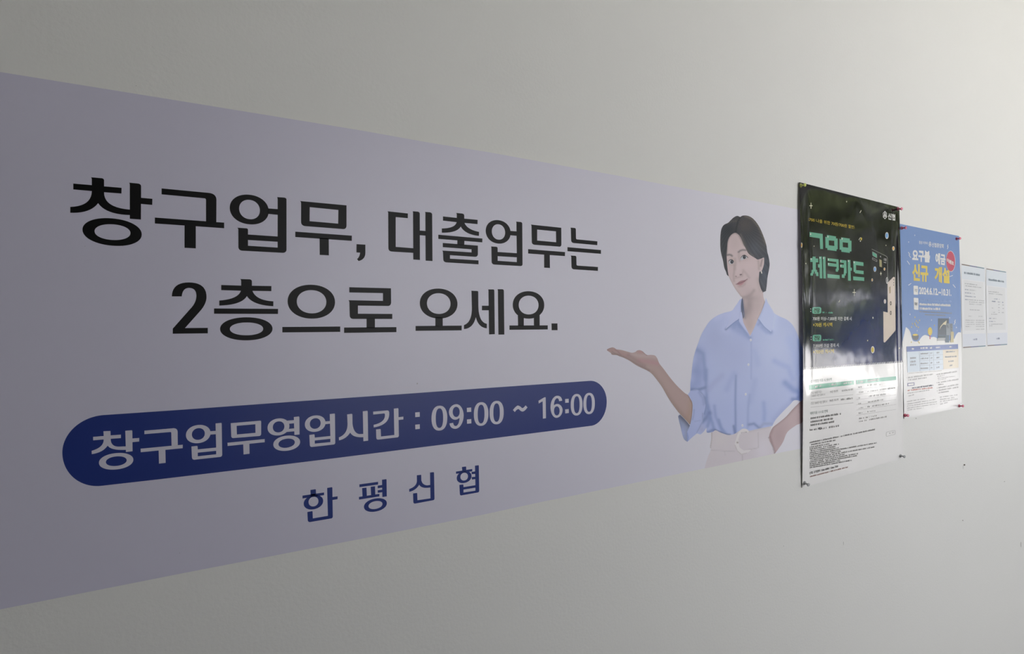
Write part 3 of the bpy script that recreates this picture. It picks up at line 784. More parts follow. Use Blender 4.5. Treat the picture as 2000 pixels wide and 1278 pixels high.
shirt_ops = [
    ('b', *q1(gT, 760, 900), 45, 45, (148, 156, 186), .7),
    ('b', *q1(gT, 1300, 800), 40, 50, (164, 173, 198), .8),
    ('b', *q1(gT, 420, 700), 25, 35, (146, 154, 184), .7),
    ('b', *q1(gU, 700, 500), 30, 30, (150, 160, 192), .6),
    ('s', gT([(700,260),(650,390),(590,540)]), 11.00, (166, 173, 200), 0.67),
    ('s', gT([(1200,200),(1280,350),(1240,520)]), 12.50, (172, 181, 206), 0.78),
    ('s', gT([(650,300),(560,330),(450,380)]), 8.00, (164, 170, 198), 0.58),
    # collar shadows
    ('s', gT([(585,552),(690,460),(775,398)]), 2.30, D2, 0.83), ('s', gT([(700,490),(770,450),(790,500)]), 8.00, D1, 0.78), ('s', gT([(780,470),(860,580),(935,670)]), 4.40, D1, 0.83),
    ('s', gT([(700,520),(800,590),(900,650)]), 6.50, (128, 142, 178), 0.58),
    ('s', gT([(1070,405),(1150,510),(1245,590)]), 3.50, D1, 0.83), ('s', gT([(1060,480),(1100,450)]), 3.50, D1, 0.58), ('s', gT([(1110,520),(1180,590),(1240,600)]), 4.25, (124, 140, 178), 0.58),
    ('s', gT([(800,120),(812,250),(835,400),(940,640)]), 2.30, (176, 182, 204), 0.67),
    ('s', gT([(820,90),(805,180),(815,300)]), 2.45, (82, 92, 122), 0.67),
    # placket
    ('s', gT([(955,720),(960,900),(955,1278)]), 1.85, (136, 148, 182), 0.67), ('s', gU([(812,90),(806,400),(810,800)]), 2.45, (112, 126, 166), 0.72), ('s', gU([(985,330),(965,500),(960,740)]), 2.60, (128, 142, 178), 0.58),
    ('s', gU([(1050,150),(1020,300),(985,420)]), 6.50, (138, 150, 184), 0.48),
    # sleeve edge and folds
    ('s', gT([(170,860),(250,910),(270,1100),(280,1278)]), 4.10, D1, 0.72), ('s', gT([(190,880),(200,1000),(150,1150)]), 11.00, (120, 132, 170), 0.58),
    ('s', gU([(440,20),(440,180),(450,400),(480,560)]), 3.80, D1, 0.78), ('s', gU([(350,60),(330,180),(270,240)]), 14.00, (120, 133, 172), 0.67),
    ('s', gU([(262,262),(340,265),(430,240)]), 3.20, D2, 0.72), ('s', gU([(350,290),(420,370),(430,470),(415,560)]), 3.50, D2, 0.67),
    ('s', gU([(480,560),(440,620),(395,660)]), 5.30, D2, 0.72), ('s', gU([(455,480),(440,560)]), 5.00, D1, 0.58), ('s', gU([(490,620),(460,720)]), 4.25, D1, 0.78),
    ('s', gU([(290,520),(288,570),(275,620)]), 1.85, D1, 0.67), ('s', gU([(215,326),(265,420),(270,470)]), 2.15, (96, 104, 136), 0.58),
    ('b', *q1(gU, 180, 690), 9, 11, (112, 118, 142), .9), ('s', gU([(120,600),(190,660),(236,712)]), 3.80, (82, 88, 116), 0.78), ('s', gU([(238,715),(200,780),(205,910)]), 2.30, D1, 0.58),
    ('b', *q1(gU, 160, 780), 6, 16, (142, 152, 184), .8), ('b', *q1(gU, 390, 760), 9, 9, (146, 150, 176), .7),
    ('b', *q1(gU, 330, 420), 10, 18, (150, 158, 192), .6),
    # body folds to the waist
    ('s', gU([(545,470),(560,600),(640,790)]), 3.50, (124, 138, 176), 0.67), ('s', gU([(480,590),(520,680),(540,770)]), 3.80, D1, 0.72), ('s', gU([(460,800),(510,775),(545,770)]), 3.20, D2, 0.67),
    ('s', gU([(600,640),(630,740),(690,815)]), 2.90, D1, 0.67), ('s', gU([(560,772),(690,824),(740,828)]), 2.00, (92, 100, 132), 0.67), ('s', gU([(785,720),(800,810)]), 2.60, D2, 0.67),
    ('s', gU([(1160,430),(1170,560),(1165,640)]), 4.40, (128, 144, 182), 0.67), ('s', gU([(980,700),(1040,690),(1110,748)]), 2.90, D2, 0.58), ('s', gU([(1110,740),(1160,690),(1260,690)]), 3.20, (134, 144, 172), 0.67),
    ('s', gU([(1300,640),(1400,520),(1490,440)]), 6.50, (134, 144, 178), 0.48), ('s', gU([(640,90),(520,200),(470,260)]), 6.50, (142, 150, 182), 0.58), ('s', gU([(795,70),(740,160),(700,260)]), 6.50, (136, 148, 184), 0.58),
    ('s', gU([(1430,180),(1530,270),(1610,300)]), 6.50, (112, 130, 174), 0.72), ('s', gU([(1520,385),(1570,385),(1610,350)]), 4.40, (104, 120, 164), 0.78), ('s', gU([(1615,100),(1612,250),(1612,400)]), 2.90, (96, 112, 156), 0.67),
    ('s', gT([(1300,1020),(1420,1080),(1500,1110),(1560,1278)]), 5.75, (136, 150, 188), 0.63), ('s', gT([(1520,700),(1580,900),(1640,1200)]), 8.00, (146, 160, 196), 0.48),
    ('s', gT([(1650,700),(1670,900),(1675,1200)]), 2.90, (128, 146, 188), 0.58),
    ('s', gT([(1000,880),(1040,980),(1050,1060)]), 6.50, (144, 156, 188), 0.58),
]

shirt = painted('shirt', shirt_out, 1.4, SH, shirt_ops, .00058, M_print, woman, K=KI * 1.06, label='loose light blue button-up shirt with rolled sleeves')
def piece(name, pts, base, ops=(), lift=.00062, step=1.2, label=None):
    return painted(name, pts, step, base, list(ops), lift, M_print, woman, label=label, ostep=1.2)
piece('cuff_lining', gU([(93,600,0),(116,576,0),(180,640),(240,712,0),(206,790,0),(204,840),(207,917,0),(160,870),(120,720)]), (128, 136, 160),
      [('s', gU([(116,590),(190,660),(240,715)]), 4.5, (84, 88, 104), .85), ('b', *q1(gU, 150, 800), 7, 14, (146, 156, 186), .9)])
piece('rolled_cuff', gU([(214,326,0),(262,272),(340,262),(400,320),(430,400),(432,480),(412,570),(402,660),(365,745),(322,814,0),(262,865),(206,917,0),(202,800,0),(225,750),(250,670),(268,560),(271,440),(242,372)]), (151, 161, 193),
      [('s', gU([(262,272),(340,262),(410,330),(432,440)]), 1.2, (112, 124, 160), .6), ('s', gU([(292,515),(288,575),(272,640)]), 1.3, (118, 130, 166), .55), ('s', gU([(350,300),(400,370),(412,450)]), 2.4, (130, 142, 178), .6),
       ('s', gU([(214,326),(242,372),(271,440),(268,560),(240,700)]), .9, (170, 178, 204), .6), ('b', *q1(gU, 330, 620), 8, 16, (158, 167, 198), .6), ('s', gU([(400,560),(400,660),(330,800)]), 1.5, (124, 134, 168), .6),
       ('s', gU([(202,800),(215,860),(207,915)]), 1.4, (112, 126, 170), .7), ('s', gU([(300,660),(370,650)]), 1.0, (130, 141, 176), .5)], .00064)
piece('collar', gT([(815,100,0),(740,190),(690,265),(648,390),(578,553,0),(690,458),(778,396,0),(800,330),(806,200)]), (166, 173, 200),
      [('s', gT([(800,120),(806,220),(790,390)]), 1.6, (150, 158, 188), .6), ('b', *q1(gT, 720, 330), 8, 14, (170, 177, 204), .6)])
piece('collar', gT([(1172,92,0),(1200,160),(1285,308),(1282,440),(1248,592,0),(1150,508),(1070,402,0),(1056,400),(1110,285),(1155,160)]), (170, 179, 205),
      [('s', gT([(1165,110),(1120,290),(1065,400)]), 1.2, (156, 165, 194), .6)])
piece('collar_inside', gT([(822,90,0),(834,120),(848,240),(858,345),(838,400,0),(822,330),(804,210),(806,150)]), (74, 83, 106), [('b', *q1(gT, 845, 330), 3, 7, (120, 118, 130), .7)], .00060, .8)
piece('collar_stand', gT([(780,398,0),(786,455),(860,560),(940,655,0),(895,560),(842,450),(822,330),(806,300)]), (168, 175, 202), [('s', gT([(785,450),(860,560),(938,655)]), 1.0, (128, 140, 176), .6)], .00063)
for bx, by in (q1(gT, 950, 710), q1(gT, 916, 1072), q1(gU, 936, 322), q1(gU, 895, 712)):
    small('shirt_button', ell(bx, by, 2.1, 2.7, seg=14), (190, 192, 200), .00062, ops=[('b', bx, by + .5, 1.2, 1.0, (160, 160, 166), .6)], sm=False)

# ---------------------------------------------------------------- sheets pinned on the wall
def homog(quad):
    A, b_ = [], []
    for (u, v), (x, y) in zip(((0, 0), (1, 0), (1, 1), (0, 1)), quad):
        A += [[u, v, 1, 0, 0, 0, -u * x, -v * x], [0, 0, 0, u, v, 1, -u * y, -v * y]]
        b_ += [x, y]
    h = np.append(np.linalg.solve(np.array(A, float), np.array(b_, float)), 1).reshape(3, 3)
    return h, np.linalg.inv(h)

class Sheet:
    """a paper sheet whose outline is known in the photo; lift(u,v) is its distance from the wall"""
    def __init__(s, quad, lift, warp=None):
        s.h, s.hi = homog(quad); s.lf = lift; s.warp = warp
    def px(s, u, v):
        p = s.h @ np.array([u, v, 1.0])
        x, y = p[0] / p[2], p[1] / p[2]
        return (x + (s.warp(u, v) if s.warp else 0), y)
    def lift(s, extra=0.0):
        def f(x, y):
            w = 0.0
            for _ in range(3 if s.warp else 1):
                p = s.hi @ np.array([x - w, y, 1.0])
                u, v = np.clip(p[0] / p[2], 0, 1), np.clip(p[1] / p[2], 0, 1)
                if s.warp: w = s.warp(u, v)
            return s.lf(u, v) + extra
        f.curved = True
        return f
    def grid(s, name, nu, nv, colour, m, parent, u0=0, u1=1, v0=0, v1=1, extra=0.0, label=None):
        V, C, F = [], [], []
        for j in range(nv + 1):
            for i in range(nu + 1):
                u, v = u0 + (u1 - u0) * i / nu, v0 + (v1 - v0) * j / nv
                x, y = s.px(u, v)
                V.append(place(x, y, s.lf(u, v) + extra)); C.append(colour(u, v))
        w = nu + 1
        for j in range(nv):
            for i in range(nu):
                F.append((j * w + i, (j + 1) * w + i, (j + 1) * w + i + 1, j * w + i + 1))
        return make(name, V, F, m, parent, cols=np.array(C), smooth=True, label=label)

def text_mesh(s, bold=0.0):
    cu = bpy.data.curves.new('lettering', 'FONT')
    cu.body = s
    cu.offset = bold
    cu.resolution_u = 3
    ob = bpy.data.objects.new('lettering', cu)
    COL.objects.link(ob)
    dg = bpy.context.evaluated_depsgraph_get()
    me = bpy.data.meshes.new_from_object(ob.evaluated_get(dg))
    v = np.array([tuple(q.co)[:2] for q in me.vertices])
    f = [tuple(p.vertices) for p in me.polygons]
    bpy.data.objects.remove(ob); bpy.data.curves.remove(cu); bpy.data.meshes.remove(me)
    v -= v.min(0); v /= np.maximum(v.max(0), 1e-6)
    return v, f

def put_text(ik, s, bl, br, tl, lift, bold=.012):
    """fit the text into the box whose photo corners are bl, br, tl (vertical scale follows the wall's perspective)"""
    v, f = text_mesh(s, bold)
    k = (VPX - br[0]) / (VPX - bl[0])
    h0 = tl[1] - bl[1]
    tr_ = (br[0] + (tl[0] - bl[0]), br[1] + h0 * k)
    h, _ = homog((tl, tr_, br, bl))
    n = len(ik.v)
    for a, c in v:
        p = h @ np.array([a, 1 - c, 1.0])
        x, y = p[0] / p[2], p[1] / p[2]
        ik.add_v(x, y, lift)
    ik.f += [tuple(i + n for i in q) for q in f]

def greek(ik, a, c, h, lift, seed=0, fill=.8, gap=.5):
    """one line of print too small to read"""
    r = random.Random(seed * 131 + int(a[0] * 7 + a[1] * 13))
    L = math.hypot(c[0] - a[0], c[1] - a[1])
    t = 0.0
    while t < L:
        w = min(r.uniform(.45, 1.15), L - t)
        if r.random() < fill:
            p = [(a[0] + (c[0] - a[0]) * q / L, a[1] + (c[1] - a[1]) * q / L) for q in (t, t + w)]
            hh = h * r.uniform(.65, 1.0)
            n = len(ik.v)
            for (x, y) in ((p[0][0], p[0][1]), (p[1][0], p[1][1]), (p[1][0], p[1][1] - hh), (p[0][0], p[0][1] - hh)):
                ik.add_v(x, y, lift)
            ik.f.append((n, n + 1, n + 2, n + 3))
        t += w + r.uniform(.15, gap * .8) + (.9 if r.random() < .12 else 0)

def quadstrip(ik, a, c, w, lift):
    """thin ruled line"""
    dx, dy = c[0] - a[0], c[1] - a[1]
    L = math.hypot(dx, dy)
    nx, ny = -dy / L * w / 2, dx / L * w / 2
    m = max(1, int(L / 12))
    for k in range(m):
        p = (a[0] + dx * k / m, a[1] + dy * k / m); q = (a[0] + dx * (k + 1) / m, a[1] + dy * (k + 1) / m)
        ik.shape([[(p[0] - nx, p[1] - ny), (q[0] - nx, q[1] - ny), (q[0] + nx, q[1] + ny), (p[0] + nx, p[1] + ny)]], lift)

def rrect(quad, r=.25):
    """rounded quad"""
    q = [np.array(p, float) for p in quad]
    e = min(np.linalg.norm(q[1] - q[0]), np.linalg.norm(q[3] - q[0])) * r
    pts = []
    for i in range(4):
        a, p, c = q[i - 1], q[i], q[(i + 1) % 4]
        pts.append(tuple(p + (a - p) / np.linalg.norm(a - p) * e))
        pts.append((p[0], p[1], 2))
        pts.append(tuple(p + (c - p) / np.linalg.norm(c - p) * e))
    return expand(pts, 5)

def dens(outline, d=2.5):
    out = []
    for a, c in zip(outline, list(outline[1:]) + [outline[0]]):
        m_ = max(1, int(math.hypot(c[0] - a[0], c[1] - a[1]) / d))
        out += [(a[0] + (c[0] - a[0]) * k / m_, a[1] + (c[1] - a[1]) * k / m_) for k in range(m_)]
    return out

def chaikin(pts, n=3):
    for _ in range(n):
        q = [pts[0]]
        for a, c in zip(pts[:-1], pts[1:]):
            q += [(.75 * a[0] + .25 * c[0], .75 * a[1] + .25 * c[1]), (.25 * a[0] + .75 * c[0], .25 * a[1] + .75 * c[1])]
        pts = q + [pts[-1]]
    return pts

def poly_print(name, outline, rgb, sheet, extra, m, parent, K, step=3, label=None, ops=(), smooth_outline=False):
    outline = dens(outline)
    return painted(name, outline, step, rgb, list(ops), sheet.lift(extra), m, parent, K=K, label=label, smooth_outline=smooth_outline, smooth=True)

def emblem(name, cx, cy, rx, ry, lift, m, parent):
    """round knot emblem: lobed ring, three petals"""
    ik = Ink()
    o = [(cx + rx * (1 + .07 * math.cos(6 * t)) * math.sin(t), cy - ry * (1 + .07 * math.cos(6 * t)) * math.cos(t)) for t in np.linspace(0, 2 * math.pi, 36, endpoint=False)]
    ik.shape([o, ell(cx, cy, rx * .78, ry * .80, seg=20)], lift)
    for a in (0, 2.09, 4.19):
        px, py = cx + rx * .36 * math.sin(a), cy - ry * .36 * math.cos(a)
        ik.shape([ell(px, py, rx * .34, ry * .34, seg=14), ell(px, py, rx * .13, ry * .13, seg=8)], lift)
    return ik.build(name, m, parent)

# ================================================================ black and white check card poster
s1 = lambda v: math.sin(math.pi * min(max(v, 0), 1))
def lift1(u, v):
    c = .0025 + .003 * s1(u) * s1(v) ** .7
    c += .0085 * math.exp(-(u / .055) ** 2) * s1(v ** .85) ** .7
    c += .0070 * math.exp(-((1 - u) / .05) ** 2) * s1(v) ** .6
    c += .0016 * math.exp(-(v / .05) ** 2) * math.sin(u * 9.0) ** 2 * s1(u)
    c += .0040 * math.exp(-((1 - v) / .07) ** 2) * s1(u) * (.5 + .5 * math.sin(u * 7 - .6))
    c += .0010 * math.sin(u * 7.3 + v * 5.1) * math.sin(v * 9.7 - u * 3.0) * s1(u)
    c += .0007 * math.sin(u * 4.0 - v * 21.0) * s1(u) * s1(v)
    return c
warp1 = lambda u, v: 4.5 * s1(v) * (1 - u) ** 3 + 2.0 * s1(v) * u ** 3
sh1 = Sheet(((1560.8, 355.8), (1756.5, 405), (1764, 895), (1566.8, 953.5)), lift1, warp1)
KPo = np.array([1.2, 1.2, 1.2])
bp = place(1663, 925, 0)
post1 = empty('card_poster', (bp.x, 0, bp.z), 'glossy poster, black above and white below, with pixelated mint green title', 'poster')
wht1 = tuple(lin((214, 213, 210)) * 1.34)
sh1.grid('paper_sheet', 120, 150, lambda u, v: wht1, M_gloss, post1, label='glossy white poster paper with curling edges')
# printed dark field, down to the perforated line, with a blue reflection painted in
def vsplit(u):
    x = 1568 + (1764 - 1568) * u
    y = 722 - (x - 1569) * 14.2 / 195
    p = sh1.hi @ np.array([x, y, 1.0])
    return p[1] / p[2]
V, C, F = [], [], []
NU, NV = 120, 100
for j in range(NV + 1):
    for i in range(NU + 1):
        u = i / NU; v = vsplit(u) * j / NV
        x, y = sh1.px(u, v)
        V.append(place(x, y, sh1.lf(u, v) + .00018))
        t = min(max((v - .30) / .28, 0), 1)
        navy = .5 + .5 * math.sin(u * 5 + v * 11)
        c0 = np.array(lin((15, 15, 19))); c1 = np.array(lin((24, 44, 108))) * (.25 + .9 * (.35 + .65 * navy) * min(1, max(0, (u - .12) * 2.2)))  # navy stands in for blue surroundings mirrored in the gloss
        C.append(c0 * (1 - t) + c1 * t)
w = NU + 1
F = [(j * w + i, (j + 1) * w + i, (j + 1) * w + i + 1, j * w + i + 1) for j in range(NV) for i in range(NU)]
make('dark_print_field', V, F, M_gloss, post1, cols=np.array(C), smooth=True, label='black printed field with a blue reflection painted into its colour')
L1 = sh1.lift(.0005); L1b = sh1.lift(.0009)
m_white1 = inkmat('poster_white', (214, 213, 209), k=1.12)
m_mint = inkmat('poster_mint', (100, 160, 135), k=1.25)
m_yel = inkmat('poster_yellow', (190, 168, 70), k=1.25)
m_blk1 = inkmat('poster_black', (20, 20, 22), k=1.0)
m_gry1 = inkmat('poster_grey', (150, 149, 146), k=1.0)
m_lgr1 = inkmat('poster_pale_grey', (184, 183, 179), k=1.0)
m_dgr1 = inkmat('poster_dark_grey', (70, 70, 70), k=1.0)
m_grn1 = inkmat('poster_green', (92, 158, 132), k=1.2)
m_gtx = inkmat('poster_green_text', (120, 140, 132), k=1.0)
m_bge = inkmat('poster_beige', (206, 192, 180), k=1.12)
m_sky1 = inkmat('poster_sky_blue', (110, 158, 205), k=1.2)
m_org1 = inkmat('poster_orange', (200, 150, 60), k=1.2)
m_red1 = inkmat('poster_red', (176, 150, 142), k=1.0)
# perforated edge
ik = Ink()
for k in range(58):
    x = 1569.8 + k * 3.33
    y = 722.2 - (x - 1569) * 14.2 / 195
    ik.shape([[(x, y - 3.2), (x + 1.5, y - 3.3), (x + 1.5, y + .6), (x, y + .7)]], L1)
ik.build('perforated_edge', m_white1, post1, kind='stuff')
# tag line and pixel title
ik = Ink(); put_text(ik, ':700 나를 위한 70원/700원 할인:', (1579, 431.8), (1669.5, 447.6), (1579, 424.6), L1, .0)
ik.build('tagline_lettering', m_yel, post1, 'small yellow tag line')
gV, _ = reg(1570, 440, .09393)
pix = [
 ([[(120,142),(392,183),(400,498),(340,494),(330,275),(120,240)]],),
 ([[(480,203),(668,235),(668,275),(703,280),(703,500),(680,505),(680,540),(490,515),(488,480),(450,470),(447,245),(480,240)], [(518,315),(632,325),(635,432),(520,418)]],),
 ([[(775,253),(955,280),(955,318),(990,325),(990,545),(957,550),(955,578),(780,553),(778,515),(743,508),(742,285),(775,290)], [(808,355),(918,368),(920,470),(810,457)]],),
 ([[(182,652),(245,655),(245,690),(298,695),(298,775),(250,772),(250,925),(275,930),(275,975),(300,980),(305,1060),(255,1055),(253,1010),(230,1005),(230,965),(210,965),(208,1005),(190,1010),(188,1050),(135,1048),(137,1000),(160,990),(162,935),(185,925),(182,765),(135,765),(135,685),(182,685)]],
  [[(318,650),(375,652),(383,1108),(330,1105),(326,885),(295,880),(292,810),(323,812)]], [[(395,655),(450,660),(458,1110),(405,1108)]]),
 ([[(492,685),(722,712),(728,935),(712,938),(710,970),(662,965),(662,905),(680,900),(678,868),(500,848),(498,780),(675,805),(675,765),(495,745)]], [[(490,1015),(745,1042),(745,1116),(492,1095)]]),
 ([[(752,720),(885,735),(890,1000),(872,1005),(872,1045),(850,1048),(848,1100),(790,1092),(790,1025),(828,1022),(830,990),(835,890),(755,880),(755,815),(830,825),(830,785),(755,780)]], [[(910,722),(968,725),(970,880),(1000,890),(998,950),(972,945),(978,1157),(920,1152)]]),
 ([[(1027,745),(1240,775),(1240,850),(1085,830),(1087,935),(1243,952),(1243,1022),(1065,1000),(1062,972),(1035,970)]], [[(1022,1065),(1255,1087),(1255,1160),(1025,1142)]]),
]
hl = [[(140,185)], [(500,240)], [(793,285)], [(150,705),(335,680),(408,685)], [(510,715),(512,808)], [(767,745),(768,845),(928,745)], [(1045,775)]]
for parts, hs in zip(pix, hl):
    ik = Ink()
    for p in parts: ik.shape([gV(l) for l in p], L1)
    lt = ik.build('title_letter', m_mint, post1)
    for x, y in hs:
        ik = Ink(); ik.shape([gV([(x - 9, y - 17), (x + 10, y - 15), (x + 10, y + 17), (x - 9, y + 16)])], L1b)
        ik.build('glint', m_white1, lt)
# logo
ik = Ink(); put_text(ik, '신협', q1(reg(1680, 390, .0939)[0], 578, 413), q1(reg(1680, 390, .0939)[0], 730, 440), q1(reg(1680, 390, .0939)[0], 578, 276), L1, .03)
ik.build('logo_lettering', m_white1, post1, 'white Korean logo lettering in the upper corner')
emblem('logo_emblem', 1728.4, 420.3, 4.0, 7.4, L1, m_white1, post1)
# coins, sparkles
def coin(cx, cy, rx, ry, m):
    ik = Ink(); ik.shape([ell(cx, cy, rx, ry, seg=20)], L1); o = ik.build('printed_coin', m_white1, post1)
    ik = Ink(); ik.shape([ell(cx, cy, rx * .68, ry * .74, seg=20)], L1b); ik.build('coin_face', m, o)
coin(1732.2, 460.3, 3.3, 6.6, m_sky1); coin(1744.9, 485.6, 2.4, 4.4, m_org1); coin(1708.8, 526, 2.7, 5.2, m_sky1); coin(1727.5, 525.8, 1.6, 3.0, m_org1)
coin(1565.6, 479, 1.6, 5.0, m_org1); coin(1703.5, 547, 1.5, 3.0, m_org1); coin(1704.5, 683.5, 3.6, 7.0, m_yel); coin(1732.5, 548, 2.2, 6.5, m_gry1); coin(1728.4, 589, 2.2, 4.4, m_bge)
ik = Ink()
for x, y, r in ((1653.5,394,1.2),(1573.8,515,1.2),(1590,481,1.0),(1730.5,479.5,1.0),(1705,621,1.6),(1694.6,665.5,1.2),(1756.5,680.5,1.3),(1680.5,471,1.2),(1706,497,.9)):
    ik.shape([ell(x, y, r * .75, r * 1.3, seg=8)], L1)
for a, c in (((1679.5,416),(1682.2,411)),((1638,591),(1640.5,586.5)),((1677.5,469),(1680.5,464))):
    quadstrip(ik, a, c, 1.1, L1)
for x, y, r in ((1584,402,5.8),(1668.5,571.5,6.5),(1720.5,534.5,3.5)):
    ik.shape([[(x-.5,y-r),(x+.5,y-r),(x+.5,y-.7),(x+r*.5,y-.6),(x+r*.5,y+.6),(x+.5,y+.7),(x+.5,y+r),(x-.5,y+r),(x-.5,y+.7),(x-r*.5,y+.6),(x-r*.5,y-.6),(x-.5,y-.7)]], L1)
ik.build('sparkles', inkmat('poster_cream', (205, 202, 178), k=1.1), post1, kind='stuff')
ik = Ink(); ik.shape([[(1680.5,468.5),(1681.5,463.5),(1684,465.5),(1683,470)]], L1); ik.build('comet', m_yel, post1)
# dark card with a pale outline, and a beige card
gW, _ = reg(1690, 480, .15649)
ik = Ink()
for a, c in zip(gW([(80,42),(255,128),(272,142),(277,170),(281,835)])[:-1], gW([(255,128),(272,142),(277,170),(281,835),(281,835)])[:-1]): quadstrip(ik, a, c, .8, L1)
for l in ([(86,70),(145,105),(148,158),(88,125)],): ik.shape([rrect(gW(l), .2)], L1)
dc = ik.build('card_outline', inkmat('poster_outline', (150, 152, 140), k=1.0), post1, 'thin outline of the dark printed card')
ik = Ink(); ik.shape([rrect(gW([(91,80),(141,110),(143,150),(92,120)]), .2)], L1b); ik.build('card_badge', m_grn1, dc)
ik = Ink(); ik.shape([gW([(174,168),(205,182),(208,270),(178,262)])], L1); ik.build('card_chip', inkmat('poster_chip', (160, 152, 112), k=1.0), dc)
ik = Ink(); put_text(ik, '신협', q1(gW, 230, 185), q1(gW, 264, 197), q1(gW, 230, 150), L1, .03); greek(ik, q1(gW, 230, 212), q1(gW, 262, 222), 2.2, L1)
for a, c in zip(gW([(90,150),(146,180),(146,200),(90,172)]), gW([(146,180),(146,200),(90,172),(90,150)])): quadstrip(ik, a, c, .6, L1)
ik.shape([gW([(182,140),(190,124),(198,146)])], L1)
ik.build('card_print', m_lgr1, dc)
bc = poly_print('beige_card', expand(gW([(281,462),(345,396),(358,383,1),(370,400),(378,1045),(376,1062,1),(366,1072),(250,1205),(232,1218,1),(228,1195),(225,822),(281,836)]), 4), (206, 192, 180), sh1, .0005, M_gloss, post1, KPo, label='beige payment card drawn on edge')
ik = Ink()
for y in (425, 462, 492): ik.shape([ell(*q1(gW, 354, y), .6, 1.4, seg=8)], L1b)
for y in (720, 840):
    i2 = Ink(); cx, cy = q1(gW, 318, y); i2.shape([ell(cx, cy, 1.6, 4.0, seg=14), ell(cx, cy, .8, 2.4, seg=10)], L1b); i2.build('card_ring', m_dgr1, bc)
ik.build('card_dots', m_dgr1, bc, kind='stuff')
ik = Ink(); ik.shape([gW([(298,520),(316,505),(318,590),(300,600)])], L1b); ik.build('card_chip', inkmat('poster_gold_chip', (168, 150, 118), k=1.1), bc)
# benefit blocks
gX, _ = reg(1560, 590, .1095)
for (q, tx, dots) in (([(240,92),(402,92),(402,208),(240,212)], ((268,192),(374,192),(268,108)), ((215,125),(215,168))), ([(248,587),(402,583),(402,700),(248,704)], ((278,688),(376,684),(278,604)), ((222,625),(222,668)))):
    bo = poly_print('benefit_badge', rrect(gX(q), .25), (96, 162, 138), sh1, .0005, M_gloss, post1, KPo, step=3)
    ik = Ink(); put_text(ik, '건당', *[q1(gX, *p) for p in tx], L1b, .02); ik.build('badge_lettering', m_blk1, bo)
    ik = Ink()
    for p in dots: ik.shape([ell(*q1(gX, *p), .7, 1.0, seg=8)], L1)
    ik.build('badge_colon', m_white1, bo)
ik = Ink(); greek(ik, q1(gX, 415, 200), q1(gX, 630, 207), 3.4, L1); greek(ik, q1(gX, 420, 692), q1(gX, 630, 686), 3.4, L1)
ik.build('fine_print', m_grn1, post1, kind='stuff')
for s, a, m, bd in (('700원 이상~7,000원 미만 결제 시', ((250,336),(942,334),(250,262)), m_white1, .008), ('×70원 캐시백', ((255,447),(598,442),(255,370)), m_yel, .01),
                ('7,000원 이상 결제 시', ((260,823),(712,806),(260,750)), m_white1, .008), ('×700원 캐시백', ((258,931),(630,914),(258,854)), m_yel, .01)):
    ik = Ink(); put_text(ik, s, *[q1(gX, *p) for p in a], L1, bd); ik.build('benefit_lettering', m, post1)
# white half: tables and notes
gY, _ = reg(1555, 710, .0939); gZ, _ = reg(1660, 710, .0939); gAA, _ = reg(1555, 830, .11)
t1 = poly_print('table_header_bar', gY([(270,452),(1200,357),(1203,440),(270,552)]), (96, 162, 136), sh1, .0005, M_gloss, post1, KPo * 1.05)
t2 = poly_print('table_header_bar', gZ([(135,352),(962,268),(965,345),(135,435)]), (112, 170, 150), sh1, .0005, M_gloss, post1, KPo * 1.05)
ik = Ink()
for a, c in (((395,508),(515,490)), ((735,467),(825,452)), ((985,440),(1165,412))): greek(ik, q1(gY, *a), q1(gY, *c), 4.2, L1b)
ik.build('fine_print', m_white1, t1, kind='stuff')
ik = Ink()
for a, c in (((175,408),(275,398)), ((360,385),(615,352))): greek(ik, q1(gZ, *a), q1(gZ, *c), 4.0, L1b)
ik.build('fine_print', m_white1, t2, kind='stuff')
ik = Ink()
put_text(ik, '상 가맹점 이용 시 캐시백', *[q1(gY, *p) for p in ((300,407),(740,360),(300,345))], L1, .0)
ik.build('section_heading', m_gtx, post1)
ik = Ink()
put_text(ik, '해외이용 수수료 면제', *[q1(gY, *p) for p in ((290,1075),(655,1022),(290,1012))], L1, .0)
ik.build('section_heading', m_gtx, post1)
ik = Ink()
for s, a in (('건당 700원 이상~', ((305,650),(545,612),(305,596))), ('7,000원 미만 결제 시', ((308,706),(598,672),(308,656))), ('70원 캐시백', ((705,622),(868,600),(705,570))),
             ('건당 7,000원 이상 결제 시', ((305,866),(640,822),(305,806))), ('700원 캐시백', ((695,806),(875,780),(695,754)))):
    put_text(ik, s, *[q1(gY, *p) for p in a], L1, -.004)
ik.build('table_text', m_gry1, post1, kind='stuff')
ik = Ink()
for a, c in (((930,592),(1185,556)), ((930,772),(1185,745))): greek(ik, q1(gY, *a), q1(gY, *c), 4, L1)
for a, c, h in (((175,512),(250,505),4),((365,470),(580,450),4),((615,460),(690,450),4),((190,615),(295,605),3.5),((365,600),(600,570),3.5),((620,565),(770,540),3.5),((180,735),(225,730),3.5),((365,705),(745,655),4),
                ((180,855),(275,840),3.5),((365,820),(690,770),3.5),((180,950),(275,935),3.5),((365,920),(810,850),4),((180,1050),(260,1040),3.5),((365,1020),(530,1000),3.5),((190,1165),(565,1100),4),((190,1225),(785,1120),4)):
    greek(ik, q1(gZ, *a), q1(gZ, *c), h * .8, L1, fill=.65)
ik.build('fine_print', m_lgr1, post1, kind='stuff')
ik = Ink(); greek(ik, q1(gZ, 785, 545), q1(gZ, 950, 522), 3.6, L1, fill=1); ik.build('fine_print', m_dgr1, post1, kind='stuff')
ik = Ink()
for g, a, c in ((gY, (300,745), (1185,652)), (gY, (300,915), (1190,820))): quadstrip(ik, q1(g, *a), q1(g, *c), .5, L1)
